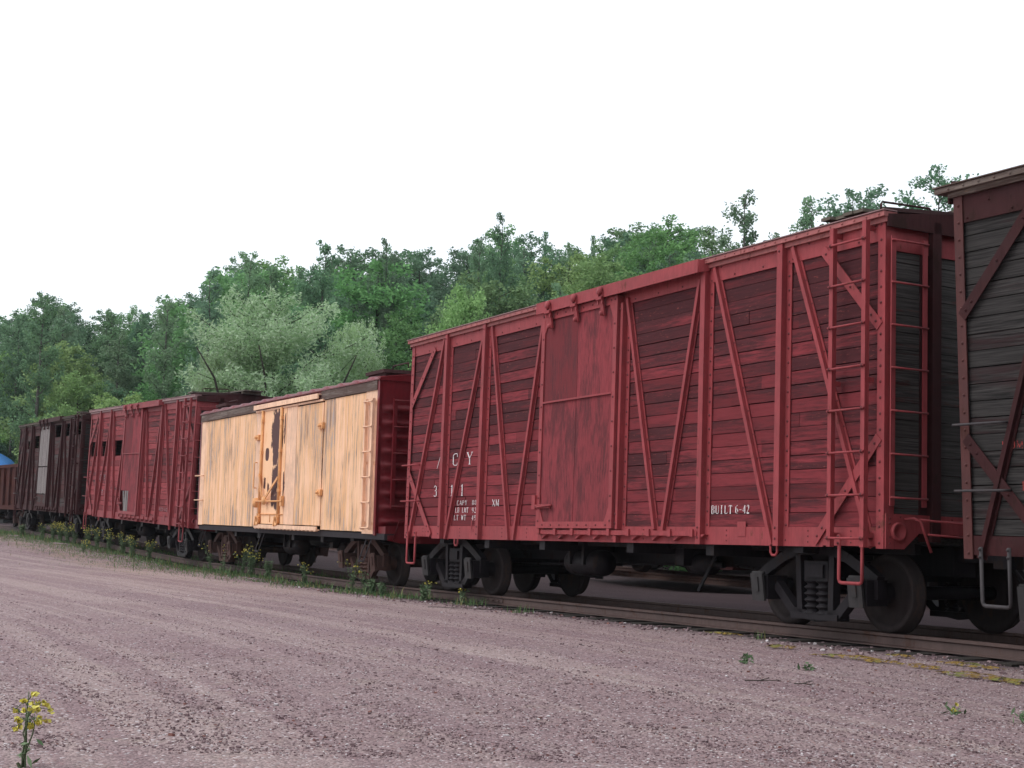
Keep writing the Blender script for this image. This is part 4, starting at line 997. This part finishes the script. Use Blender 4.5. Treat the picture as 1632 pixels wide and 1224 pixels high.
for x, y, h, lab in ((-25.6, 88, 9.5, 'bright yellow-green tree behind the left half of the dark boxcar'), (-22.0, 84, 8.0, 'bright leafy tree behind the right half of the dark boxcar'), (-29.8, 99, 12.5, 'tall fresh green tree above the left end of the dark boxcar')): tree('maple2', x, y, h=h, wide=1.05, label=lab)
# skyline bearings (tan of bearing, tan of elevation) read along the ridge of tree tops
def az(px): return (px - 816) / 2343
SKY = [(-.40, .125), (-.345, .135), (-.325, .1485), (-.29, .140), (-.25, .1405), (-.235, .148), (-.215, .140), (-.205, .172), (-.187, .181), (-.165, .176), (-.155, .160), (-.138, .186), (-.133, .188), (-.125, .172), (-.11, .182), (-.087, .191), (-.077, .180), (-.05, .184), (-.03, .190), (-.012, .208), (-.006, .192), (.015, .200), (.022, .192), (.036, .192), (.06, .197), (.085, .207), (.12, .206), (.14, .196), (.17, .20), (.20, .20), (.25, .20), (.40, .20)]
def ridge(u):
    for a, b in zip(SKY[:-1], SKY[1:]):
        if a[0] <= u <= b[0]: return a[1] + (b[1] - a[1]) * (u - a[0]) / (b[0] - a[0])
    return .14
SEC = [(-.30, 'above the dark brown boxcar'), (-.21, 'above the faded red boxcar'), (-.145, 'behind the silver willow'), (-.075, 'above the orange refrigerator car'), (.0, 'above the lettered boxcar end'), (.09, 'above the red sliding door'), (.17, 'above the boxcar 3011 ladder'), (9, 'beyond the right edge boxcar')]
def sec(u):
    for a, b in SEC:
        if u < a: return b
DESC = dict(aspen1='grey-green poplar', aspen2='dark green poplar', aspen3='slim grey-green poplar', spindly1='thin open birch', spindly2='thin dark birch', maple1='rounded mid-green tree', maple2='rounded yellow-green tree', oak1='dense dark green tree', oak2='dense fresh green tree')
rnd2 = random.Random(5)
ROWS = [(92, 15.5, .55, .80, 3.6, 'in the front row of the wood'), (100, 21, .80, .93, 3.2, 'half way up the wood'), (108, 28, .90, .985, 3.0, 'high in the wood'), (117, 36, .96, 1.01, 2.6, 'on the skyline'), (122, 40, .95, 1.0, 2.8, 'behind the skyline trees')]
KINDS_ = [['maple1', 'oak1', 'oak2', 'maple2', 'aspen2'], ['oak1', 'oak2', 'aspen1', 'aspen2', 'maple1'], ['aspen1', 'aspen2', 'aspen3', 'oak2', 'maple2', 'oak1'], ['aspen1', 'aspen2', 'aspen3', 'oak1', 'aspen2', 'oak2'], ['oak1', 'maple1', 'oak2', 'oak1']]
for ri, (D, T, f0, f1, sp, where) in enumerate(ROWS):
    u = -.40 + rnd2.random() * .02
    while u < .27:
        d = min(D, (T + 11.6) / (.459 + .888 * u)); d *= rnd2.uniform(.97, 1.03)
        x = u * d; el = ridge(u) * rnd2.uniform(f0, f1); top = CAMH + el * d
        key = rnd2.choice(KINDS_[ri]); 
        h = top - gz(x, d, False)
        tt_ = (Vector((x, d)) - P0).dot(NRM)
        if h > 2.5 and tt_ > (5.5 if d < 99 else 2.5):
            w = rnd2.uniform(.95, 1.3) * min(1.5, max(.85, 10.5 / h))
            tree(key, x, d, top=top, wide=w, label='%s %s %s' % (DESC[key], where, sec(u)), group='trees of the wooded slope')
        u += sp / d * rnd2.uniform(.8, 1.2)
# undergrowth along the foot of the wood
u = -.38
while u < .26:
    d = min(88, (13.3 + 11.6) / (.459 + .888 * u)) * rnd2.uniform(.98, 1.04); x = u * d
    if (Vector((x, d)) - P0).dot(NRM) > 5: tree(rnd2.choice(['shrub1', 'shrub2', 'shrub1']), x, d, h=rnd2.uniform(3.2, 5.0), wide=1.15, label='leafy green shrub at the foot of the wood, %s' % sec(u), group='shrubs at the foot of the wood')
    u += 3.4 / d
# thin tall tops standing clear of the ridge
for key, u, d, top, w, lab in (('spindly1', .1595, 60, 15.4, 1.0, 'thin airy birch with gaps, leftmost tall top above the ladder end of boxcar 3011'), ('aspen3', .205, 61, 15.3, .85, 'full-topped tall poplar rising above the roof corner of boxcar 3011'), ('spindly2', .235, 63, 16.2, .8, 'thin tall birch directly behind the mossy roof step of boxcar 3011'),
                          ('spindly1', .182, 61, 13.2, .9, 'lower open birch just left of the full-topped tall poplar'), ('spindly2', -.0125, 80, 18.4, .62, 'single tall spire-topped birch highest on the left ridge above boxcar 3011'), ('spindly1', -.025, 82, 17.2, .6, 'thin birch leaning beside the tallest spire on the ridge'),
                          ('aspen2', -.1355, 80, 16.6, .8, 'pointed dark poplar standing above the silver willow'), ('aspen1', -.1875, 76, 15.1, .7, 'tall poplar with a knobbly top left of the willow'), ('spindly2', -.205, 74, 13.9, .8, 'open dark birch at the left end of the tall group'), ('aspen3', -.168, 80, 15.0, .8, 'broad poplar between the knobbly poplar and the pointed one'),
                          ('spindly2', -.0865, 84, 17.6, .6, 'slim spire birch on the skyline right of the willow'), ('spindly1', -.325, 88, 14.4, .9, 'open topped birch standing up at the far left skyline'), ('spindly1', -.237, 88, 14.3, .8, 'feathery birch top over the left slope above the faded red boxcar'), ('spindly2', .0165, 84, 18.2, .55, 'narrow spire birch on the skyline above the door hangers'), ('spindly1', .036, 84, 17.6, .5, 'small pointed birch right of the narrow spire on the skyline'), ('spindly2', .05, 86, 18.4, .5, 'tiny spire birch where the ridge begins to round off')):
    tree(key, u * d, d, top=top, wide=w, label=lab)
for u in (.075, .094, .112, .128):
    tree('oak2', u * 118, 118, top=CAMH + .203 * 118 + rnd2.uniform(-.5, .3), wide=1.25, label='rounded hazy green tree on the hilltop dome above the red boxcar braces', group='hilltop dome trees')
for x, y, h in ((13.5, 54, 11.5), (10.2, 56, 9.5), (17, 60, 12)): tree('oak1', x, y, h=h, wide=.9, label='dense dark tree under the tall birches behind boxcar 3011', group='trees behind the ladder end')

for x, y, h in ((7.2, -.6, 13), (10.2, -4.2, 14), (4.6, -4.2, 14), (12, -9, 14), (6.6, -8.5, 14), (1.2, -8.2, 13), (2.8, -12, 14)): tree('oak1', x, y, h=h, wide=1.1, label='unseen tall dense tree added beyond the right side of the view to shade the lot', group='unseen trees added for shade')  # out-of-view trees, added to block sky light from the right

# ------------------------------------------------------------------ shed under a blue tarpaulin
S_ = empty('shed', (-35.15, 96, -.15), (0, 0, .15)); tag(S_, 'grey board shed with dark openings at the far left behind the gondola car', 'shed')
m = MB(); m.box(-3, 2.6, -2, 2, -.5, 3.35); m.build('wall', M['shed'], S_)
m = MB()
for x in (-2.2, -.6, 1.0): m.box(x, x + .8, -2.04, -2.001, 1.9, 2.8)
m.build('window', M['sill_black'], S_)
vs = []; fs = []
prof = [(-2.3, 3.25), (-2.15, 3.75), (-1.4, 4.35), (0, 4.75), (1.4, 4.35), (2.15, 3.75), (2.3, 3.25)]
for i in range(25):
    x = -3.2 + i * .25
    for (y, z) in prof:
        k = 1 - .5 * max(0, (x - 1.2) / 1.6) ** 2
        vs.append((x, y * (1), 3.25 + (z - 3.25) * k + .05 * noise.noise(Vector((x * 1.3, y * 1.3, 0)))))
for i in range(24):
    for j in range(6): fs.append((i * 7 + j, (i + 1) * 7 + j, (i + 1) * 7 + j + 1, i * 7 + j + 1))
m = MB(); m.add(vs, fs, True); o = m.build('tarpaulin', M['tarp']); o.matrix_world = S_.matrix_basis; o.location = S_.location; o.rotation_euler = S_.rotation_euler
tag(o, 'bright blue tarpaulin bulging over the grey shed at the far left', 'tarpaulin')

# ------------------------------------------------------------------ grass, moss, weeds
n = NT('grass_blades'); t = n.island(); c = n.mix(t, (.06, .13, .045), (.13, .20, .08)); c = n.mix(n.ramp(n.math('FRACT', n.math('MULTIPLY', t, 11)), .8, .9), c, (.26, .22, .10)); M['grass'] = n.fin(c, .7)
n = NT('yellow_petals'); M['petal'] = n.fin(n.mix(n.island(), (.58, .50, .07), (.72, .66, .18)), .6)
n = NT('weed_leaves'); M['weed'] = n.fin(n.mix(n.island(), (.08, .14, .065), (.17, .24, .13)), .7)
n = NT('grey_green_stem'); M['stem'] = n.fin((.12, .16, .09), .7)
def trk(s, t):
    z_, off = tz(s); p = P0 + DIR * s + NRM * (off + t); return p
m = MB()
def blade(p, h, w):
    a = rnd.uniform(0, 6.28); d = Vector((math.cos(a), math.sin(a), 0)); b = Vector((-d.y, d.x, 0)) * w; l = d * h * rnd.uniform(.1, .7)
    m.add([p - b, p + b, p + l * .4 + Vector((0, 0, h * .6)) + b * .6, p + l * .4 + Vector((0, 0, h * .6)) - b * .6, p + l + Vector((0, 0, h))], [(0, 1, 2, 3), (3, 2, 4)])
def dens(s, t):
    k = noise.noise(Vector((s * .5, t * 1.6, 3))) * .5 + .5
    return k * .75 + .25 * (noise.noise(Vector((s * .22, 7, 0))) * .9 + .5)
cnt = 0
while cnt < 26000:
    s = 5 + 48 * rnd.random() ** .85; t = -1.0 - abs(rnd.gauss(0, .62)) * (.55 + min(1, max(0, (s - 5) / 18)) * 1.3)
    if rnd.random() < .25: t = rnd.uniform(-.7, .7)
    lim = .66 - .36 * min(1, max(0, (s - 4) / 13))
    if t > -.8: lim += .1
    if dens(s, t) < lim: continue
    p = trk(s, t); z = gz(p.x, p.y); h = rnd.uniform(.02, .09) * (1 + (rnd.random() < .10) * 1.6) * (.6 if t < -1.7 else 1)
    blade(Vector((p.x, p.y, z)), h, .005 + h * .03); cnt += 1
for s, t, r, k in ((3.9, -1.15, .18, 120), (-4.0, -1.35, .05, 14), (1.5, -1.5, .10, 40), (6.0, -1.3, .3, 200), (8.2, -1.2, .3, 260)):
    for i in range(k):
        p = trk(s + rnd.gauss(0, r), t + rnd.gauss(0, r)); blade(Vector((p.x, p.y, gz(p.x, p.y))), rnd.uniform(.04, .16), .006)
tag(m.build('grass', M['grass']), 'green grass fringe growing along the rail and lot edge', 'grass', kind='stuff')
# moss mats
n = NT('yellow_moss'); a = n.noise(n.scale(1, 1, 1), 26, 5, .7); b = n.noise(n.scale(1, 1, 1), 3, 3, .6)
c = n.mix(n.ramp(a, .35, .65), (.15, .085, .025), (.30, .20, .05)); c = n.mix(n.ramp(b, .48, .6), c, (.17, .17, .05)); n.bump(a, .8, .02); M['moss'] = n.fin(c, .95)
tr = n.t.nodes.new('ShaderNodeBsdfTransparent'); mx = n.t.nodes.new('ShaderNodeMixShader'); n.set(mx.inputs[0], n.ramp(n.noise(n.scale(1, 1, 1), 15, 5, .7), .45, .53))
n.t.links.new(tr.outputs[0], mx.inputs[1]); n.t.links.new(n.b.outputs[0], mx.inputs[2]); n.t.links.new(mx.outputs[0], n.out.inputs[0])
def moss(cx, cy, lx, ly, ang, seed):
    m = MB(); N = 34; vs = [(0, 0, 0)]; R_ = random.Random(seed); out = []
    for ring in range(1, 7):
        f = ring / 6
        for k in range(N):
            a = 2 * PI * k / N; rr = 1 + .7 * noise.noise(Vector((math.cos(a) * 1.7, math.sin(a) * 1.7, seed))) + .5 * noise.noise(Vector((math.cos(a) * 5, math.sin(a) * 5, seed)))
            X = math.cos(a) * lx * f * rr; Y = math.sin(a) * ly * f * rr; x = cx + X * math.cos(ang) - Y * math.sin(ang); y = cy + X * math.sin(ang) + Y * math.cos(ang)
            out.append((x, y, gz(x, y) + .016 * (1 - f ** 3) + .014 * noise.noise(Vector((x * 9, y * 9, 0))) - .006 * f))
    out.insert(0, (cx, cy, gz(cx, cy) + .014)); fs = [(0, 1 + k, 1 + (k + 1) % N) for k in range(N)]
    for r in range(5):
        for k in range(N): fs.append((1 + r * N + k, 1 + (r + 1) * N + k, 1 + (r + 1) * N + (k + 1) % N, 1 + r * N + (k + 1) % N))
    out = [(x, y, z + .022) for x, y, z in out]; m.add(out, fs, True); o = m.build('moss_patch', M['moss']); return o
MA = math.atan2(DIR.y, DIR.x)
for i, (x, y, lx, ly, lab) in enumerate(((2.81, 15.32, .22, .07, 'small orange moss patch left of the truck under the ladder'), (3.30, 14.05, .55, .08, 'long thin orange-yellow moss strip below the near truck'), (3.70, 13.25, .22, .05, 'short orange moss smear between the two long strips'), (3.93, 12.45, .42, .10, 'large yellow-green moss mat by the rail near the right edge'), (4.22, 11.95, .30, .10, 'orange-brown moss mat cut by the right edge'), (4.22, 13.5, .36, .06, 'yellow moss strip tight against the rail foot'), (3.82, 14.45, .20, .04, 'tiny yellow moss dab beside the rail under the ladder'), (2.55, 17.35, .3, .04, 'faint orange moss smear by the rail under the door'))):
    tag(moss(x, y, lx, ly * 1.35, MA + .05, i), lab, 'moss', 'moss patches along the rail')
# orange dry strip at the lot edge on the far left
def wildflower(x, y, h, nst, fl, seed, label, spread=.25, leafy=1., hs=1.):
    R_ = random.Random(seed); z = gz(x, y); st = MB(); lv = []; lf = []; fm_ = MB()
    for k in range(nst):
        a = R_.uniform(0, 6.28); hh = h * R_.uniform(.7, 1.05); d = Vector((math.cos(a), math.sin(a), 0)) * spread * hh * R_.uniform(.2, 1)
        q = [Vector((R_.uniform(-.03, .03), R_.uniform(-.03, .03), -.03))]
        for i in range(1, 6): q.append(d * (i / 5) ** 1.4 + Vector((R_.uniform(-.01, .01), R_.uniform(-.01, .01), hh * i / 5)))
        st.tube(q, .005 * hs, 4, .0025 * hs)
        for i in range(int(26 * leafy)):
            u = R_.random() ** 1.2 * .9; p = q[int(u * 5)].lerp(q[int(u * 5) + 1], u * 5 % 1) + Vector((R_.gauss(0, .03), R_.gauss(0, .03), R_.gauss(0, .02)))
            leaf(lv, lf, p, R_.uniform(.018, .045), R_, .3)
        if R_.random() < fl:
            for j in range(R_.randint(2, 5)):
                e = q[-1] + Vector((R_.gauss(0, .055), R_.gauss(0, .055), R_.uniform(-.09, .03))) * hs; st.tube([q[-2].lerp(q[-1], .3), (q[-2] + e) / 2 + Vector((0, 0, .02)), e], .0022, 3)
                for w in range(5): leaf(fm_.v, fm_.f, e + Vector((R_.gauss(0, .006), R_.gauss(0, .006), R_.gauss(0, .004))), R_.uniform(.012, .019), R_, .8)
    e = empty('wildflower', (x, y, z)); tag(e, label, 'wildflower', 'yellow wildflowers along the track')
    st.build('stem', M['stem'], e)
    cm = MB(); cm.v = lv; cm.f = lf; cm.sm = [False] * len(lf); cm.v = [tuple(v) for v in lv]; cm.build('leaves', M['weed'], e)
    if fm_.f: fm_.v = [tuple(v) for v in fm_.v]; fm_.sm = [False] * len(fm_.f); fm_.build('flower_head', M['petal'], e)
    return e
e = wildflower(-2.27, 7.1, .335, 6, 1.0, 3, 'thin yellow-flowered weed alone in the bottom left corner of the gravel lot', .33, .2)
e['group'] = 'wildflowers in the gravel lot'
for i, (key, X, t, h, ns, fl, lab) in enumerate((
    ('A', -5.95, -1.0, .42, 3, .9, 'small yellow wildflower left of the spring truck of boxcar 3011'), ('A', -4.35, -1.05, .35, 4, .8, 'yellow wildflower between the wheels of the far truck of boxcar 3011'), ('A', -5.5, -1.25, .38, 8, 0, 'leafy green weed by the rail beside the first wheel of boxcar 3011'),
    ('R', 4.4, -1.2, .75, 6, .8, 'tall yellow wildflowers in front of the brown truck spring'), ('R', 4.95, -1.15, .62, 5, .8, 'yellow wildflowers right of the brown truck spring'), ('R', 5.55, -1.25, .4, 14, 0, 'bushy green weed at the foot of the brown truck wheel'), ('R', 5.9, -1.2, .3, 9, 0, 'low green weed right of the brown truck wheel'),
    ('R', 1.3, -1.1, .5, 6, .5, 'sparse yellow weed under the middle of the refrigerator car'), ('R', -1.0, -1.15, .55, 16, .15, 'dense curled green weed clump right of the left truck of the refrigerator car'), ('R', -2.1, -1.2, .72, 14, .7, 'yellow-leaved bush beside the left truck of the refrigerator car'), ('R', -3.0, -1.15, .85, 7, .9, 'tall yellow-flowered weed just right of the left truck'), ('R', -4.6, -1.15, .8, 5, .6, 'yellow flowers over the left truck of the refrigerator car'), ('R', -5.6, -1.2, .8, 5, .5, 'yellow weed at the gap between red boxcar and refrigerator car'),
    ('C', 1.5, -1.15, .75, 10, .6, 'yellow weeds under the door track of the faded red boxcar'), ('C', -.2, -1.2, .8, 12, .6, 'yellow weeds below the torn door of the faded red boxcar'), ('C', -1.6, -1.15, .85, 12, .5, 'leafy weeds left of the torn door below the faded red boxcar'), ('C', -3.2, -1.2, .9, 12, .7, 'flowering weeds by the far truck of the faded red boxcar'), ('C', -4.8, -1.2, .95, 13, .8, 'flowering weeds under the left posts of the faded red boxcar'), ('C', -5.9, -1.25, 1.0, 14, .9, 'dense yellow-flowering clump at the left end of the faded red boxcar'),
    ('D', 5.3, -1.2, 1.0, 14, .9, 'dense yellow-flowering clump at the ladder end of the dark boxcar'), ('D', 4.0, -1.2, 1.0, 14, .9, 'yellow-flowering clump by the near truck of the dark boxcar'), ('D', 2.7, -1.2, .95, 14, .9, 'yellow-flowering clump right of the middle of the dark boxcar'), ('D', 1.4, -1.2, .95, 13, .7, 'yellow-flowering clump under the middle of the dark boxcar'), ('D', -.4, -1.25, .8, 13, .2, 'green weeds below the bleached door of the dark boxcar'), ('D', -3.4, -1.5, .7, 20, 0, 'tall grassy weed clump by the left truck of the dark boxcar'), ('C', -2.6, -2.1, .5, 3, 1, 'single yellow wildflower out in the grass edge'))):
    p = loc(key, X, t, 0); k = {'D': 1.6, 'C': 1.35}.get(key, 1); h *= {'D': .72, 'C': .74, 'R': .85, 'A': .8}[key]
    wildflower(p.x, p.y, h, int(ns * k), fl, 100 + i, lab, .35, 1.3, 1.3 if key in 'CD' else 1)
for i, (x, y, h, lab) in enumerate(((2.16, 13.4, .13, 'small upright green seedling alone on the gravel below the near truck'), (2.62, 12.9, .045, 'tiny green tuft on the gravel right of the seedling'), (2.99, 9.9, .06, 'small weed with one yellow flower on the gravel at lower right'), (3.35, 9.6, .10, 'green weed cut by the right edge of the lot'))):
    e = wildflower(x, y, h * .8, 1 if i == 2 else 3, 1 if i == 2 else 0, 300 + i, lab, .4, .6, .6); e['group'] = 'wildflowers in the gravel lot'
# twigs on the gravel
for i, (x, y, L, a, lab) in enumerate(((2.02, 11.7, .28, .15, 'thin bent twig lying on the gravel, left one of the pair'), (2.30, 11.45, .14, -.1, 'short straight twig right of the bent twig on the gravel'), (-.75, 22.4, .9, -.2, 'long dry stick on the gravel near the far wheels of boxcar 3011'), (-.2, 22.2, .5, .3, 'dry stick with a fork right of the long stick'))):
    m = MB(); q = [Vector((x + math.cos(a) * L * (k / 5 - .5), y + math.sin(a) * L * (k / 5 - .5) + rnd.uniform(-.012, .012), gz(x, y) + .012 + rnd.uniform(0, .008))) for k in range(6)]
    m.tube(q, .005, 5, .003); m.tube([q[2], q[2] + Vector((.05, .03, .01)), q[2] + Vector((.09, .035, .02))], .003, 4); tag(m.build('twig', M['bark_dark']), lab, 'twig')

# ------------------------------------------------------------------ thin summer haze
m = MB(); m.box(-261, 261, -121, 401, -3, 42); hz = m.build('haze', None)
hm = bpy.data.materials.new('haze_air'); hm.use_nodes = True; hm.node_tree.nodes.clear()
pv = hm.node_tree.nodes.new('ShaderNodeVolumePrincipled'); pv.inputs['Color'].default_value = (.86, .93, 1, 1); pv.inputs['Density'].default_value = .00022
ho = hm.node_tree.nodes.new('ShaderNodeOutputMaterial'); hm.node_tree.links.new(pv.outputs[0], ho.inputs['Volume']); hz.data.materials.append(hm)
tag(hz, 'thin pale haze over the distant trees', 'haze', kind='stuff')
